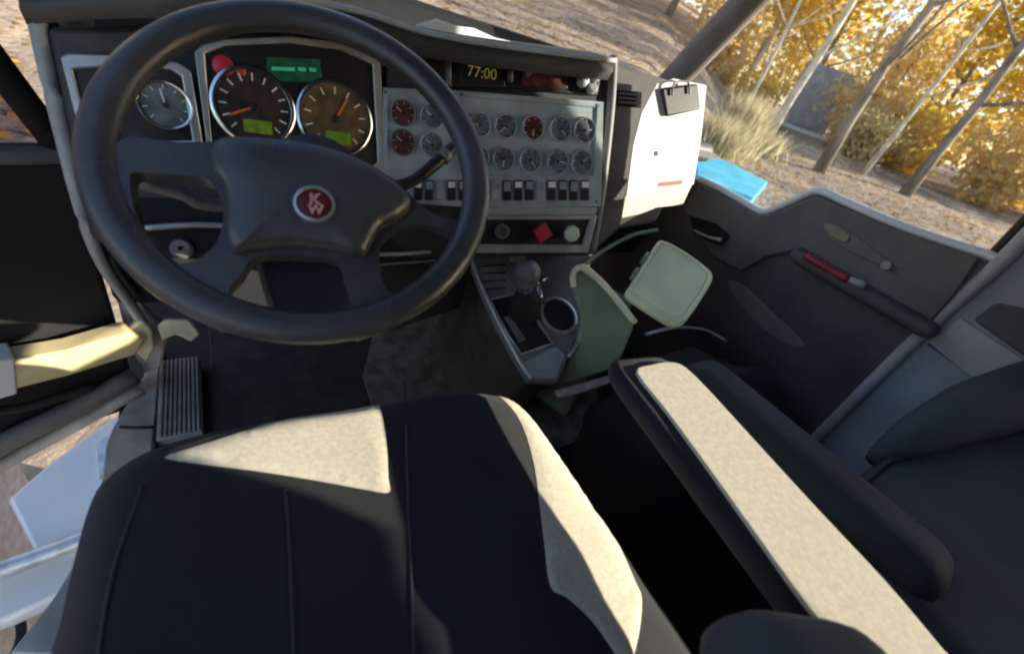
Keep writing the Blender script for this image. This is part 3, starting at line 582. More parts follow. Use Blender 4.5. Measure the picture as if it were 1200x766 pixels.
cc = DC(654, 370); lathe('cup_holder', cc, NC, [(0.048, 0.0), (0.049, 0.006), (0.042, 0.008), (0.040, -0.001), (0.0, -0.001)], M['trim'], con, 28)
tube('console_trim', [DC(*q, 0.002) for q in ((551, 300), (563, 332), (582, 372), (607, 420), (622, 443))], 0.0045, M['trim'], con, k=4)
tube('console_trim', [DC(*q, 0.002) for q in ((686, 312), (684, 332), (688, 378), (666, 418))], 0.0045, M['trim'], con, k=4)
tube('recess_trim', [DC(*q, 0.004) for q in ((574, 351), (601, 345), (613, 352), (647, 402), (611, 415), (595, 392))], 0.0028, M['trim'], con, closed=True)
lathe('cup_well', cc, NC, [(0.040, 0.0045), (0.0, 0.0045)], M['dark'], con, 28)
for k in range(4): tube('console_groove', [DC(563 + 1.5 * k, 312 + 9 * k, 0.003), DC(592, 310 + 9 * k, 0.003)], 0.0022, M['black'], con)
box('console_label', DC(607, 303, 0.003), (0.022, 0.009, 0.002), M['seal'], con, frame_of(NC), 0.001)
shf = thing('gear_shifter', 'grey gear lever with chrome collar rising from black boot', 'gear lever', DC(612, 368))
b0 = DC(612, 366, 0.0); kt = PN(618, 322, b0 + Vector((0, 0, 0.12)), Vector((0, -0.5, 0.86)).normalized())
tube('boot', [b0, b0.lerp(kt, 0.25), b0.lerp(kt, 0.5), b0.lerp(kt, 0.62)], [0.040, 0.030, 0.020, 0.015], M['dark'], shf, ns=16)
tube('lever', [b0.lerp(kt, 0.55), kt], 0.008, M['chrome'], shf)
kd = (kt - b0).normalized()
tube('knob', [kt - kd * 0.030, kt - kd * 0.022, kt - kd * 0.005, kt + kd * 0.012, kt + kd * 0.026, kt + kd * 0.031], [0.014, 0.021, 0.026, 0.027, 0.019, 0.006], M['grey'], shf, ns=20)
lathe('collar', kt - kd * 0.036, kd, [(0.012, -0.006), (0.017, -0.004), (0.017, 0.004), (0.012, 0.006)], M['chrome'], shf, 20)
tube('selector_switch', [DC(628, 331, 0.03), DC(640, 327, 0.03)], 0.008, M['chrome'], shf)
tube('release_rod', [DC(636, 356, 0.008), DC(630, 335, 0.03)], 0.006, M['chrome'], shf)
# floor pieces
fm = box('floor_mat', (0.30, 0.98, ZF + 0.006), (0.36, 0.42, 0.006), M['mat_'], None, bevel=0.003); fm['label'] = 'black rubber floor mat under the steering wheel'; fm['category'] = 'floor mat'
cp = plate('carpet', [PZ(*q, -1.003) for q in ((440, 380), (470, 300), (600, 250), (680, 400), (720, 500), (560, 560), (450, 520), (425, 440))], (0, 0, 1), 0.004, M['carpet'], None, 0.001); cp['label'] = 'worn brown carpet beside the centre console'; cp['category'] = 'carpet'
ped = thing('pedal', 'black accelerator pedal hanging above floor mat', 'pedal', (0.30, 1.28, ZF))
box('pedal_pad', (0.30, 1.24, -0.90), (0.035, 0.012, 0.09), M['black'], ped, Matrix.Rotation(math.radians(-35), 3, 'X'))
tube('pedal_arm', [(0.30, 1.27, -0.87), (0.30, 1.36, -0.70)], 0.009, M['black'], ped)
ped2 = thing('pedal', 'wide black brake pedal left of the accelerator', 'pedal', (0.14, 1.28, ZF))
box('pedal_pad', (0.14, 1.22, -0.85), (0.05, 0.012, 0.045), M['black'], ped2, Matrix.Rotation(math.radians(-35), 3, 'X'))
tube('pedal_arm', [(0.14, 1.24, -0.84), (0.14, 1.36, -0.62)], 0.009, M['black'], ped2)

# ================================================================== DRIVER SEAT
seat = thing('driver_seat', 'black driver seat with sun patches put in as beige shapes on cushion and padded armrest', 'seat', (0.14, 0.1, ZF))
SX, SY0, SY1, SZ = (0.157, 0.318), -0.42, 0.470, -0.50
def seat_h(x, y):
    u = abs(x - SX[0]) / SX[1]; v = max(0.0, (y - 0.20) / (SY1 - 0.20)); w = min(1.12, (u ** 7 + v ** 7) ** (1 / 7)); u = min(u, 1.2)
    edge = -0.060 * max(0.0, (w - 0.80) / 0.20) ** 2.2
    return SZ + edge + (0.010 * max(0, u - 0.45) ** 1.5 if x < SX[0] else -0.088 * max(0, u - 0.25) ** 1.3) - 0.010 * math.exp(-((x - SX[0]) / 0.12) ** 2) + 0.003 * math.sin(9 * y + 4 * x) + 0.0012 * math.sin(46 * y + 18 * x + 2 * math.sin(21 * x)) * math.exp(-((y - 0.12) / 0.12) ** 2) 
def seat_pt(px, py):
    z = SZ
    for _ in range(12):
        p = PZ(px, py, z); z = 0.6 * z + 0.4 * max(SZ - 0.08, seat_h(p.x, min(p.y, SY1)))
    return p
def seat_shape(sx, sy):                    # unit square -> rounded plan of the cushion
    k = 0.94 + 0.06 * math.cos(min(1, max(0, (sy - 0.55) / 0.45)) * math.pi / 2)
    x = SX[0] + SX[1] * sx * k
    y = SY0 + (SY1 - SY0) * sy - (0.045 if sx < 0 else 0.030) * (abs(sx) ** 3) * max(0, sy) ** 3
    return x, y
bm = bmesh.new(); NXs, NYs = 48, 60; gr = []
for j in range(NYs + 1):
    gr.append([])
    for i in range(NXs + 1):
        x, y = seat_shape(i / NXs * 2 - 1, j / NYs); gr[-1].append(bm.verts.new((x, y, seat_h(x, y))))
for j in range(NYs):
    for i in range(NXs): bm.faces.new((gr[j][i], gr[j][i + 1], gr[j + 1][i + 1], gr[j + 1][i]))
be = [e for e in bm.edges if e.is_boundary]; ex = bmesh.ops.extrude_edge_only(bm, edges=be)
for v in [g for g in ex['geom'] if isinstance(g, bmesh.types.BMVert)]: v.co.z = SZ - 0.16; v.co.x = SX[0] + (v.co.x - SX[0]) * 0.97
bot = [e for e in bm.edges if e.is_boundary]; bmesh.ops.holes_fill(bm, edges=bot)
cush = link('cushion', from_bm(bm, 'cushion'), M['seat'], seat, True)
def seat_sun_patch(name, pxs, m, lift=0.0035, k=3, smooth_pts=True):
    pts = [seat_pt(*q) for q in (sm(pxs) if smooth_pts else pxs)]
    bm = bmesh.new(); vs = [bm.verts.new((p.x, p.y, 0)) for p in pts]
    es = [bm.edges.new((vs[i], vs[(i + 1) % len(vs)])) for i in range(len(vs))]
    bmesh.ops.triangle_fill(bm, use_beauty=True, edges=es, normal=Vector((0, 0, 1)))
    for _ in range(3):
        bmesh.ops.subdivide_edges(bm, edges=[e for e in bm.edges if e.calc_length() > 0.014], cuts=1, use_grid_fill=True); bmesh.ops.triangulate(bm, faces=bm.faces)
    bnd = set(v for e in bm.edges if e.is_boundary for v in e.verts)
    for v in bm.verts: v.co.z = seat_h(v.co.x, v.co.y) + (lift if v not in bnd else 0.0008)
    bmesh.ops.smooth_vert(bm, verts=[v for v in bm.verts if v not in bnd], factor=0.3, use_axis_z=True)
    return link(name, from_bm(bm, name), m, cush, True)
seat_sun_patch('bolster_sun_patch', [(524, 434), (548, 431), (582, 440), (604, 453), (634, 484), (663, 522), (692, 567), (720, 624), (744, 680), (752, 702), (748, 745), (735, 785), (722, 768), (694, 728), (664, 700), (645, 688), (638, 640), (632, 590), (626, 545), (612, 498), (590, 468), (556, 446)], M['sunlit'])  # crescent of sunlight on the bolster, put into the cloth colour
seat_sun_patch('thigh_sun_patch', [(196, 534), (250, 517), (320, 494), (390, 470), (420, 461), (436, 464), (446, 480), (453, 520), (455, 560), (456, 577), (430, 574), (370, 563), (300, 552), (235, 544), (203, 539)], M['sunlit'])  # sun patch at the cushion front, painted as a pale overlay
for L in ([(474, 446), (476, 500), (478, 580), (482, 680), (486, 790)], [(334, 572), (338, 620), (342, 700), (345, 800)], [(166, 570), (138, 650), (122, 720), (112, 800)]):
    tube('seam', [seat_pt(*q) + Vector((0, 0, 0.0004)) for q in L], 0.0015, M['piping'], cush, ns=8, k=6)
# backrest behind the camera, base, lever
loft('backrest', [[Vector((0.142 + x, -0.36 - 0.30 * t + z * 0.9, -0.50 + 0.72 * t)) for x, z in rrect(0.26 - 0.05 * t, 0.065 - 0.015 * t, 0.045)] for t in (0, 0.03, 0.2, 0.4, 0.6, 0.8, 0.97, 1.0)], M['seat'], seat)
box('seat_base', (0.142, 0.02, -0.84), (0.20, 0.24, 0.19), M['dark'], seat, bevel=0.02)
tube('adjust_lever', [PZ(652, 462, -0.62), PZ(680, 455, -0.61), PZ(714, 444, -0.60)], [0.010, 0.012, 0.010], M['pink'], seat, k=4, flat=0.6)
# armrest
aa, ab = Vector((0.580, 0.345, -0.4145)), Vector((0.497, -0.34, -0.4145))
arm = pillow_bar('armrest', aa, ab, 0.074, 0.0175, M['seat'], seat, r=0.015, tip=0.06)
ZA = -0.392
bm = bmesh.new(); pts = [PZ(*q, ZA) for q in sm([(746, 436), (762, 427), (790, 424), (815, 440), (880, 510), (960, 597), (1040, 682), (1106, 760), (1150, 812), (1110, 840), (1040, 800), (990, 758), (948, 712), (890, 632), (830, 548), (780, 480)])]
arm_sun_strip = plate('armrest_sun_strip', pts, (0, 0, 1), 0.006, M['sunlit'], arm, 0.002)  # sunlit strip of the armrest top, painted as a pale plate
pillow_bar('armrest_hinge', PZ(842, 800, -0.36), PZ(1040, 822, -0.36), 0.05, 0.05, M['navy'], seat, r=0.04, tip=0.05)

# ================================================================== NAVY PADDED BAR AND PASSENGER SEAT
pa = [PZ(*q, -0.50) for q in ((806, 432), (1105, 690))]
navb = pillow_bar('padded_armrest', pa[0], pa[1], 0.060, 0.045, M['navy'], None, r=0.040, tip=0.05)
navb['label'] = 'long navy padded armrest bar with rounded end between the seats'; navb['category'] = 'armrest'
pst = thing('passenger_seat', 'dark navy passenger seat with broad padded cushion', 'seat', (1.08, -0.2, ZF))
def pcush(x, y):
    u = (x - 1.08) / 0.33; return -0.49 + 0.13 * max(0, u + 0.2) ** 1.3 + 0.02 * math.cos(3 * u)
bm = bmesh.new(); gr = []
for j in range(31):
    gr.append([])
    for i in range(31):
        u = i / 30 * 2 - 1; v = j / 30; x = 1.08 + 0.33 * u * (1 - 0.10 * v ** 4); y = -0.74 + 0.78 * v - 0.05 * abs(u) ** 3 * v
        e = max(0, (abs(u) - 0.86) / 0.14) ** 2 + max(0, (v - 0.88) / 0.12) ** 2
        gr[-1].append(bm.verts.new((x, y, pcush(x, y) - 0.05 * e)))
for j in range(30):
    for i in range(30): bm.faces.new((gr[j][i], gr[j][i + 1], gr[j + 1][i + 1], gr[j + 1][i]))
ex = bmesh.ops.extrude_edge_only(bm, edges=[e for e in bm.edges if e.is_boundary])
for v in [g for g in ex['geom'] if isinstance(g, bmesh.types.BMVert)]: v.co.z = -0.70
pc = link('cushion', from_bm(bm, 'cushion'), M['navylight'], pst, True)
tube('piping', [Vector((g.x, g.y, g.z)) for g in [Vector((1.08 + 0.33 * u * 0.9, 0.030 - 0.05 * abs(u) ** 3, pcush(1.08 + 0.33 * u * 0.9, 0) - 0.028)) for u in [(-0.85 + 1.7 * i / 20) for i in range(21)]]], 0.004, M['navy'], pc, ns=8)
tube('front_roll', [PX(1020, 540, 1.06), PX(1075, 510, 1.14), PX(1140, 482, 1.26), PX(1205, 462, 1.38), PX(1240, 455, 1.43)], [0.012, 0.040, 0.058, 0.066, 0.070], M['navylight'], pst, ns=20, k=5)
loft('backrest', [[Vector((1.08 + x, -0.78 - 0.22 * t + z, -0.52 + 0.70 * t)) for x, z in rrect(0.27 - 0.05 * t, 0.06, 0.045)] for t in (0, 0.03, 0.2, 0.4, 0.6, 0.8, 0.97, 1.0)], M['navylight'], pst)
box('seat_base', (1.08, -0.28, -0.86), (0.24, 0.22, 0.17), M['dark'], pst, bevel=0.02)

# ================================================================== PASSENGER DOOR
pd = thing('passenger_door', 'closed passenger door with dark grey panel and red reflector under the window', 'door', (XR, 0.6, ZF))
xd = XR - 0.03
def PD(px, py, o=0.0): return PX(px, py, xd - o)
prof = [PD(818, 212), PD(840, 222), PD(866, 237), PD(889, 250), PD(905, 247), PD(930, 236), PD(956, 226), PD(990, 240), PD(1040, 262), PD(1100, 284), PD(1150, 300), PD(1180, 305)]
prof = [Vector((xd, p.y, p.z)) for p in prof]; prof[-1] = Vector((xd, 0.195, prof[-2].z))
plate('door_panel', [Vector((xd, 1.30, -0.40)), Vector((xd, 1.10, -0.29))] + prof + [Vector((xd, 0.195, -1.0)), Vector((xd, 1.30, -1.0))], (-1, 0, 0), 0.05, M['door'], pd, 0.008)
up_ = [(800, 246), (820, 214), (889, 253), (908, 250), (956, 229), (1040, 265), (1148, 302), (1120, 345), (1090, 378), (1040, 352), (985, 318), (942, 292), (900, 300), (868, 318), (835, 300)]
plate('upper_panel', [PD(*q, 0.012) for q in up_], (-1, 0, 0), 0.012, M['doorupper'], pd, 0.005, lift=0.004)
pillow_bar('armrest', PD(930, 296, 0.035), PD(1098, 392, 0.035), 0.030, 0.020, M['door'], pd, r=0.016, tip=0.03)
rl = tube('reflector', [PD(944, 300, 0.062), PD(970, 314, 0.066), PD(994, 328, 0.066)], 0.013, M['redlens'], pd, k=4, flat=0.8)
tube('reflector_end', [PD(996, 328, 0.066), PD(1014, 335, 0.066)], 0.010, M['seal'], rl, k=2)
plate('pull_handle', [PD(*q, 0.018) for q in sm([(966, 262), (984, 264), (1010, 282), (1040, 304), (1050, 316), (1020, 306), (985, 288), (968, 276)])], (-1, 0, 0), 0.006, M['dashgrey'], pd, 0.003, lift=0.004)
plate('handle_sun_patch', [PD(*q, 0.024) for q in sm([(967, 263), (982, 266), (996, 277), (990, 284), (974, 276)])], (-1, 0, 0), 0.004, M['tan_sun_patch'], pd, 0.002, lift=0.004)  # tan oval puts a sunlit spot on the handle into the colour
lathe('lock_knob', PD(1040, 311, 0.02), (-1, 0, 0), [(0.012, 0), (0.011, 0.012), (0, 0.014)], M['seal'], pd, 16)
lp = plate('latch_recess', [PD(*q, 0.02) for q in ((808, 252), (840, 262), (856, 276), (846, 288), (815, 276))], (-1, 0, 0), 0.006, M['dark'], pd, 0.002, lift=0.006)
tube('latch_lever', [PD(812, 270, 0.036), PD(830, 278, 0.040), PD(846, 282, 0.040)], [0.005, 0.006, 0.009], M['trim'], lp, k=4)
plate('lower_trim', [PD(*q, 0.003) for q in sm([(852, 332), (870, 334), (905, 366), (942, 402), (922, 404), (880, 374)])], (-1, 0, 0), 0.006, M['dashgrey'], pd, 0.004)
tube('window_sill', [p + Vector((0.005, 0, 0.006)) for p in prof], 0.011, M['body'], pd, k=3)
pane = [Vector((xd + 0.025, p.y, p.z)) for p in prof] + [Vector((xd + 0.025, 0.195, 0.46)), Vector((xd + 0.025, 0.93, 0.46)), Vector((xd + 0.025, 1.28, -0.10)), Vector((xd + 0.025, 1.28, -0.30))]
plate('window_pane', pane, (-1, 0, 0), 0.004, M['glass'], pd, 0)
plate('door_skin', [Vector((xd + 0.054, 1.30, -0.40))] + [p + Vector((0.054, 0, 0.0)) for p in prof] + [Vector((xd + 0.054, 0.195, -1.1)), Vector((xd + 0.054, 1.30, -1.1))], (-1, 0, 0), 0.01, M['body'], pd, 0.003)

# ================================================================== LOOSE THINGS IN THE CAB
PPN = Vector((-0.18, -0.92, 0.34)).normalized(); PPP = Vector((0.93, 0.80, -0.16))
def DP(px, py, o=0.0): return PN(px, py, PPP + PPN * o, PPN)
pap = thing('paper_sheet', 'bright white paper sheet with red line held by black clip at dash end', 'paper', DP(775, 225))
plate('sheet', [DP(*q, 0.004) for q in ((752, 132), (770, 98), (790, 92), (828, 100), (822, 160), (813, 216), (770, 222), (734, 230), (742, 170))], PPN, 0.004, M['paper'], pap, 0.001)
plate('lower_sheet', [DP(*q, 0.000) for q in ((734, 224), (813, 212), (800, 240), (770, 243), (748, 252), (727, 264))], PPN, 0.004, M['creampaper'], pap, 0.001)
cl = plate('clip', [DP(*q, 0.014) for q in ((776, 104), (818, 98), (822, 128), (782, 137))], PPN, 0.010, M['black'], pap, 0.004)
tube('clip_wire', [DP(*q, 0.018) for q in ((788, 112), (790, 98), (806, 96), (808, 110))], 0.0025, M['grey'], cl, k=4)
lathe('printed_dot', DP(769, 180, 0.0042), PPN, [(0.006, 0), (0.006, 0.0010), (0, 0.0010)], M['ink'], pap, 16)
plate('red_line', [DP(*q, 0.0046) for q in ((772, 214), (800, 211), (799, 216), (771, 219))], PPN, 0.0006, M['inkred'], pap, 0)
for k in range(3): plate('printed_line', [DP(*q, 0.0046) for q in ((748, 172 + 4 * k), (760, 172 + 4 * k), (760, 173.5 + 4 * k), (748, 173.5 + 4 * k))], PPN, 0.0006, M['inkgrey'], pap, 0)

fp = plate('folded_papers', [PY(*q, 0.96) for q in ((492, 27), (512, 22), (534, 30), (556, 33), (580, 44), (606, 50), (600, 58), (560, 52), (520, 46), (496, 38))], (0, -1, 0.35), 0.05, M['paper'], None, 0.002)
fp['label'] = 'folded white papers lying on the dash top under the windshield'; fp['category'] = 'paper'
binn = thing('storage_bin', 'sage green plastic bin with pale green lid open beside the console', 'bin', (0.80, 0.58, ZF))
BN = Vector((-0.55, -0.75, 0.38)).normalized(); BP_ = Vector((0.70, 0.52, -0.55))
def DB(px, py, o=0.0): return PN(px, py, BP_ + BN * o, BN)
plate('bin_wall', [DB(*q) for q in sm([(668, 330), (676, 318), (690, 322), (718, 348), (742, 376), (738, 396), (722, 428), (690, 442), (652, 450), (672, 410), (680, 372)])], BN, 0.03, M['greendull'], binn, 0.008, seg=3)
tube('bin_rim', [DB(*q, 0.004) for q in ((672, 336), (672, 320), (682, 313), (700, 326), (722, 350), (744, 378))], 0.0075, M['green'], binn, k=4)
tube('bin_rim', [DB(680, 314, -0.01), PZ(706, 294, -0.47), PZ(740, 276, -0.44), PZ(770, 270, -0.42)], 0.007, M['greendull'], binn, k=4)
box('bin_body', (0.93, 0.78, -0.80), (0.09, 0.11, 0.21), M['greendull'], binn, Matrix.Rotation(0.5, 3, 'Z'), 0.02)
LN = Vector((-0.45, -0.36, 0.82)).normalized(); LP_ = ray(785, 330).normalized() * 1.08
def DL(px, py, o=0.0): return PN(px, py, LP_ + LN * o, LN)
lidc = [(776, 281), (800, 292), (828, 312), (836, 324), (828, 342), (806, 374), (796, 381), (782, 378), (748, 356), (733, 345), (738, 334), (766, 290)]
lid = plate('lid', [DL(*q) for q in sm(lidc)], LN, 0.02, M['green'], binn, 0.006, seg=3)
lcx, lcy = 785, 331
tube('lid_lip', [DL(*q, 0.001) for q in sm([(lcx + (a - lcx) * 0.93, lcy + (b - lcy) * 0.93) for a, b in lidc])], 0.0035, M['green'], lid, ns=8, closed=True)
for q in ((745, 322), (757, 304)): tube('lid_hinge', [DL(q[0] - 4, q[1] + 6, -0.006), DL(q[0] + 4, q[1] - 6, -0.006)], 0.009, M['greendull'], lid, ns=10)
plate('lid_recess', [DL(*q) for q in sm([(lcx + (a - lcx) * 0.82 + 2, lcy + (b - lcy) * 0.82 - 2) for a, b in lidc])], LN, 0.003, M['green'], lid, 0.0015, lift=0.002)
bagt = thing('black_bag', 'black cloth bag slumped in the passenger footwell', 'bag', (1.06, 0.42, ZF))
bm = bmesh.new(); bmesh.ops.create_icosphere(bm, subdivisions=4, radius=1.0)
for v in bm.verts:
    p = v.co.copy(); n_ = 0.06 * math.sin(7 * p.x + 3 * p.y) + 0.05 * math.sin(9 * p.y - 5 * p.z) + 0.03 * math.sin(17 * p.x + 8 * p.z)
    v.co = Vector((1.04 + 0.33 * (abs(p.x) ** 0.8) * (1 if p.x > 0 else -1) * (1 + n_), 0.34 + 0.24 * p.y * (1 + n_), max(ZF + 0.001, -0.80 + 0.23 * p.z * (1 + n_))))
bb = link('bag_body', from_bm(bm, 'bag_body'), M['bag'], bagt, True)
tube('bag_strap', [PZ(*q, -0.60) for q in ((756, 392), (790, 384), (825, 386), (852, 400))], 0.007, M['trim'], bagt, k=4, flat=0.5)

# ================================================================== OUTDOORS: trees, shrubs, grass, leaves
def tree_trunk(h, r, lean, seed, pale=False):
    rd = random.Random(seed); bm = bmesh.new(); pts = []; rs = []; x = y = 0
    for i in range(9):
        t = i / 8; pts.append(Vector((x, y, h * t - 0.1))); rs.append(r * (1.25 if i == 0 else 1) * (1 - 0.8 * t)); x += rd.uniform(-.12, .12) + lean[0]; y += rd.uniform(-.12, .12) + lean[1]
    tube_bm(bm, pts, rs, 8); tips = []
    for k in range(11):
        i = rd.randint(2, 7); a = rd.uniform(0, 6.28); L = h * rd.uniform(.16, .34) * (1.1 - i / 12); q = [pts[i]]
        d = Vector((math.cos(a), math.sin(a), rd.uniform(.35, .9))).normalized()
        for s in range(4): q.append(q[-1] + d * L / 4); d = (d + Vector((rd.uniform(-.2, .2), rd.uniform(-.2, .2), .1))).normalized()
        tube_bm(bm, q, [rs[i] * .5 * (1 - .2 * s) for s in range(5)], 5); tips += q[2:]
    me = from_bm(bm, 'trunk'); me.polygons.foreach_set('use_smooth', [True] * len(me.polygons)); me.materials.append(M['palebark' if pale else 'bark']); return me, tips + pts[5:]
def leaves(tips, n, spread, size, seed, m):
    rd = random.Random(seed); V = []; Fs = []
    for _ in range(n):
        c = rd.choice(tips) + Vector((rd.gauss(0, spread), rd.gauss(0, spread), rd.gauss(0, spread * .8)))
        a = Vector((rd.gauss(0, 1), rd.gauss(0, 1), rd.gauss(0, 1))).normalized(); b = a.orthogonal().normalized(); s = size * rd.uniform(.5, 1.3); i = len(V)
        V += [c + a * s, c + b * s * .6, c - a * s, c - b * s * .6]; Fs.append((i, i + 1, i + 2, i + 3))
    me = bpy.data.meshes.new('crown'); me.from_pydata(V, [], Fs); me.materials.append(M[m]); return me
VAR = []
for k, (h, r, pale, m_, n_, sp) in enumerate(((11, .16, False, 'leafy', 2600, .75), (9, .12, False, 'leafo', 2000, .7), (12, .17, False, 'leafy', 2400, .8), (10, .10, True, 'leafp', 1500, .6), (8, .09, True, 'leafy', 1900, .65))):
    tm_, tips = tree_trunk(h, r, (random.uniform(-.05, .05), random.uniform(-.05, .05)), 100 + k, pale); VAR.append((tm_, leaves(tips, n_, sp, .15, 200 + k, m_)))
def put(name, parts, x, y, rz, sc, label, cat, group):
    o = bpy.data.objects.new(name, None); COL.objects.link(o); o.location = (x, y, ground_h(x, y) - GZ); o.rotation_euler.z = rz; o.scale = (sc, sc, sc)
    o['label'] = label; o['category'] = cat; o['group'] = group
    for nm, me in parts:
        c = bpy.data.objects.new(nm, me); COL.objects.link(c); c.parent = o
    return o
TL = ('dark trunked tree with dense golden yellow leaves', 'tree with orange brown leaves', 'broad yellow leaved dark trunked tree', 'slender pale barked tree with thin straw coloured leaves', 'small pale barked tree with bright yellow leaves')
SHED_D = 40.0; shed_az = math.atan2(ray(952, 120).x, ray(952, 120).y)
rt = random.Random(5); placed = []
az = 0
while len(placed) < 74:
    a = math.radians(rt.uniform(-50, 96)); d = rt.uniform(36, 72); x, y = d * math.sin(a), d * math.cos(a)
    if any(math.hypot(x - p, y - q) < 2.6 for p, q in placed) or (abs(a - shed_az) < 0.09 and d < 45): continue
    placed.append((x, y)); k = rt.randrange(5)
    sc_ = rt.uniform(1.0, 1.7); how = ('short ', 'medium high ', 'very tall ')[int((sc_ - 1.0) / 0.2334)]; where = ', front row of the wood' if d < 47 else (', middle of the wood' if d < 60 else ', back of the wood')
    put('autumn_tree', (('trunk', VAR[k][0]), ('crown', VAR[k][1])), x, y, rt.uniform(0, 6.28), sc_, how + TL[k] + where, 'tree', 'autumn trees around the parking ground: ' + ('golden', 'orange', 'broad yellow', 'straw', 'small yellow')[k])
# shrubs at the wood edge
SH = []
for k, m_ in enumerate(('leafy', 'leafo', 'leafp')):
    rd = random.Random(60 + k); bm = bmesh.new(); tips = []
    for s in range(9):
        a = rd.uniform(0, 6.28); q = [Vector((0, 0, -.05))]; d = Vector((math.cos(a) * .5, math.sin(a) * .5, 1)).normalized()
        for i in range(4): q.append(q[-1] + d * .45); d = (d + Vector((rd.uniform(-.3, .3), rd.uniform(-.3, .3), 0))).normalized()
        tube_bm(bm, q, [.02, .016, .012, .009, .005], 4); tips += q[1:]
    me = from_bm(bm, 'stems'); me.materials.append(M['bark']); SH.append((me, leaves(tips, 1500, .28, .10, 70 + k, m_)))
SL = ('bright yellow leafy shrub at the foot of the trees', 'rusty orange leafy shrub at the foot of the trees', 'straw coloured leafy shrub at the foot of the trees')
for i in range(46):
    a = math.radians(rt.uniform(-40, 94)); d = rt.uniform(32, 44); k = rt.choice((0, 0, 1, 2)); a += 0.12 if abs(a - shed_az) < 0.07 else 0; x, y = d * math.sin(a), d * math.cos(a)
    put('autumn_shrub', (('stems', SH[k][0]), ('foliage', SH[k][1])), x, y, rt.uniform(0, 6.28), (ss := rt.uniform(1.0, 2.2)), ('low ', 'waist high ', 'tall ')[int((ss - 1.0) / 0.401)] + SL[k] + (', out on the gravel' if d < 37 else ', against the trunks'), 'shrub', 'autumn shrubs at the wood edge: ' + SL[k].split(' ')[0])
# far wood as one mass
rd = random.Random(9); V = []; Fs = []
for _ in range(16000):
    a = math.radians(rd.uniform(-75, 100)); d = rd.uniform(80, 100); z = abs(rd.gauss(0, 5)) + rd.uniform(0, 4)
    c = Vector((d * math.sin(a), d * math.cos(a), ground_h(d * math.sin(a), d * math.cos(a)) - 0.5 + z)); u = Vector((rd.gauss(0, 1), rd.gauss(0, 1), rd.gauss(0, 1))).normalized(); w = u.orthogonal().normalized(); s = rd.uniform(.4, .9); i = len(V)
    V += [c + u * s, c + w * s * .7, c - u * s, c - w * s * .7]; Fs.append((i, i + 1, i + 2, i + 3))
me = bpy.data.meshes.new('far_wood'); me.from_pydata(V, [], Fs); o = link('far_wood', me, M['leafo'], None); o['kind'] = 'stuff'; o['label'] = 'far autumn wood closing off the view'; o['category'] = 'wood'
# fallen leaves
V = []; Fs = []
for _ in range(42000):
    a = math.radians(rd.uniform(-30, 115)); d = 4 + 36 * rd.random() ** 0.8; x, y = d * math.sin(a), d * math.cos(a)
    c = Vector((x, y, ground_h(x, y) + rd.uniform(.01, .03))); t = rd.uniform(0, 6.28); u = Vector((math.cos(t), math.sin(t), rd.uniform(-.4, .4))); w = Vector((-math.sin(t), math.cos(t), rd.uniform(-.4, .4))); s = rd.uniform(.04, .10); i = len(V)
    V += [c + u * s, c + w * s * .7, c - u * s, c - w * s * .7]; Fs.append((i, i + 1, i + 2, i + 3))
me = bpy.data.meshes.new('fallen_leaves'); me.from_pydata(V, [], Fs); o = link('fallen_leaves', me, M['litter'], None); o['kind'] = 'stuff'; o['label'] = 'brown fallen leaves scattered over the ground'; o['category'] = 'leaves'
# pale dry grass clump and thin bare saplings beyond the pillar
def gpt(px, py, z=None):
    r = ray(px, py); t = GZ / r.z
    for _ in range(30): p = r * t; t = 0.7 * t + 0.3 * ground_h(p.x, p.y) / r.z
    return r * t
def clump(px, py, d, n, h, label):
    r = ray(px, py); r.z = 0; r = r.normalized() * d; x, y = r.x, r.y; V = []; Fs = []
    for _ in range(n):
        b = Vector((rd.gauss(0, .35), rd.gauss(0, .35), 0)); t = b + Vector((rd.gauss(0, .35), rd.gauss(0, .35), h * rd.uniform(.5, 1.1))); m2 = b.lerp(t, .55) + Vector((0, 0, .1)); s = Vector((rd.gauss(0, 1), rd.gauss(0, 1), 0)).normalized() * .016; i = len(V)
        V += [b - s, b + s, m2 + s * .8, m2 - s * .8, t]; Fs += [(i, i + 1, i + 2, i + 3), (i + 3, i + 2, i + 4)]
    me = bpy.data.meshes.new('blades'); me.from_pydata(V, [], Fs); me.materials.append(M['drygrass'])
    put('dry_grass_clump', (('blades', me),), x, y, 0, 1, label, 'grass', 'dry grass clumps')
clump(868, 150, 19, 900, 1.9, 'tall pale dry grass clump standing beside the pillar view')
clump(842, 170, 17, 700, 1.2, 'short pale dry grass clump at the edge of the gravel')
clump(900, 160, 21.0, 700, 0.9, 'pale dry grass tuft in front of the grey container')
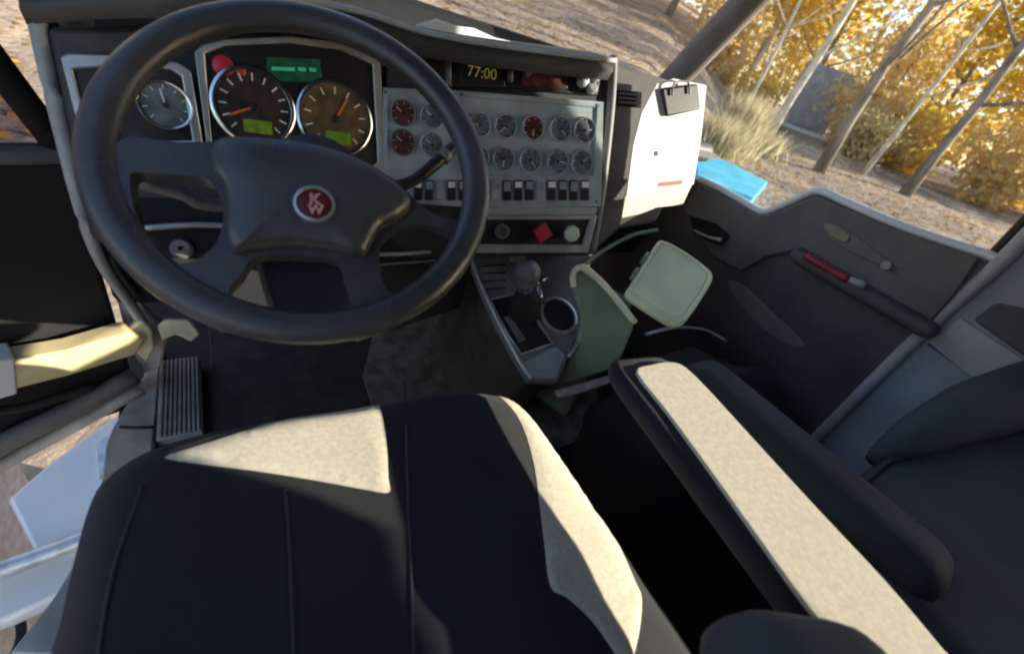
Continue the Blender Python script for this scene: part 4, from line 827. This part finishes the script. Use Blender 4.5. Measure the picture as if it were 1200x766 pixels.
for (px, d, h, r, pale, lab) in ((872, 22, 11, .09, True, 'slim leaning pale bare trunk behind the grass clump'), (918, 25, 15, .20, True, 'broad pale bare trunk in front of the grey shed'), (1008, 22, 15, .22, False, 'thick grey brown bare trunk between grey shed and yellow trees'), (1140, 26, 15, .22, False, 'thick grey brown bare trunk standing before the bright yellow shrubs'), (1065, 27, 14, .12, True, 'straight pale bare trunk among bright yellow leaves')):
    rr = ray(px, 130); rr.z = 0; rr = rr.normalized() * d; tm_, _ = tree_trunk(h, r, (0, 0), int(px), pale)
    put('bare_tree', (('trunk', tm_),), rr.x, rr.y, 0, 1, lab, 'tree', 'bare trunks in front of the wood')
# grey container and blue tarp
rr = ray(952, 120); rr.z = 0; rr = rr.normalized() * SHED_D
gc = thing('grey_shed', 'dark grey ribbed metal shed with pale base rail among the trees', 'shed', (rr.x, rr.y, ground_h(rr.x, rr.y)))
Rz = Matrix.Rotation(math.radians(-58), 3, 'Z'); cB = Vector((rr.x, rr.y, ground_h(rr.x, rr.y)))
box('shed_wall', cB + Vector((0, 0, 2.0)), (1.6, 1.4, 1.85), M['greybox'], gc, Rz, 0.03)
for k in range(10): box('wall_rib', cB + Rz @ Vector((-1.44 + 0.32 * k, -1.415, 2.0)), (0.05, 0.03, 1.75), M['greybox'], gc, Rz, 0.006)
box('base_rail', cB + Vector((0, 0, 0.10)), (1.75, 1.55, 0.12), M['body'], gc, Rz, 0.01)
# blue tarp folded on the ground
tp = [gpt(*q) for q in ((822, 186), (846, 186), (898, 213), (884, 231), (824, 206))]
hz = sum(p.z for p in tp) / len(tp) + 0.22
tp = [Vector((p.x, p.y, hz)) * 1.0 for p in [ray(*q) * (hz / ray(*q).z) for q in ((816, 184), (848, 187), (900, 213), (884, 232), (816, 205))]]
o = plate('blue_tarp', tp, (0, 0, 1), 0.24, M['blue'], None, 0.03)
o['label'] = 'bright cyan blue folded tarp lying flat on the leafy ground'; o['category'] = 'tarp'

for o in bpy.data.objects:
    if '_b' in o: del o['_b']
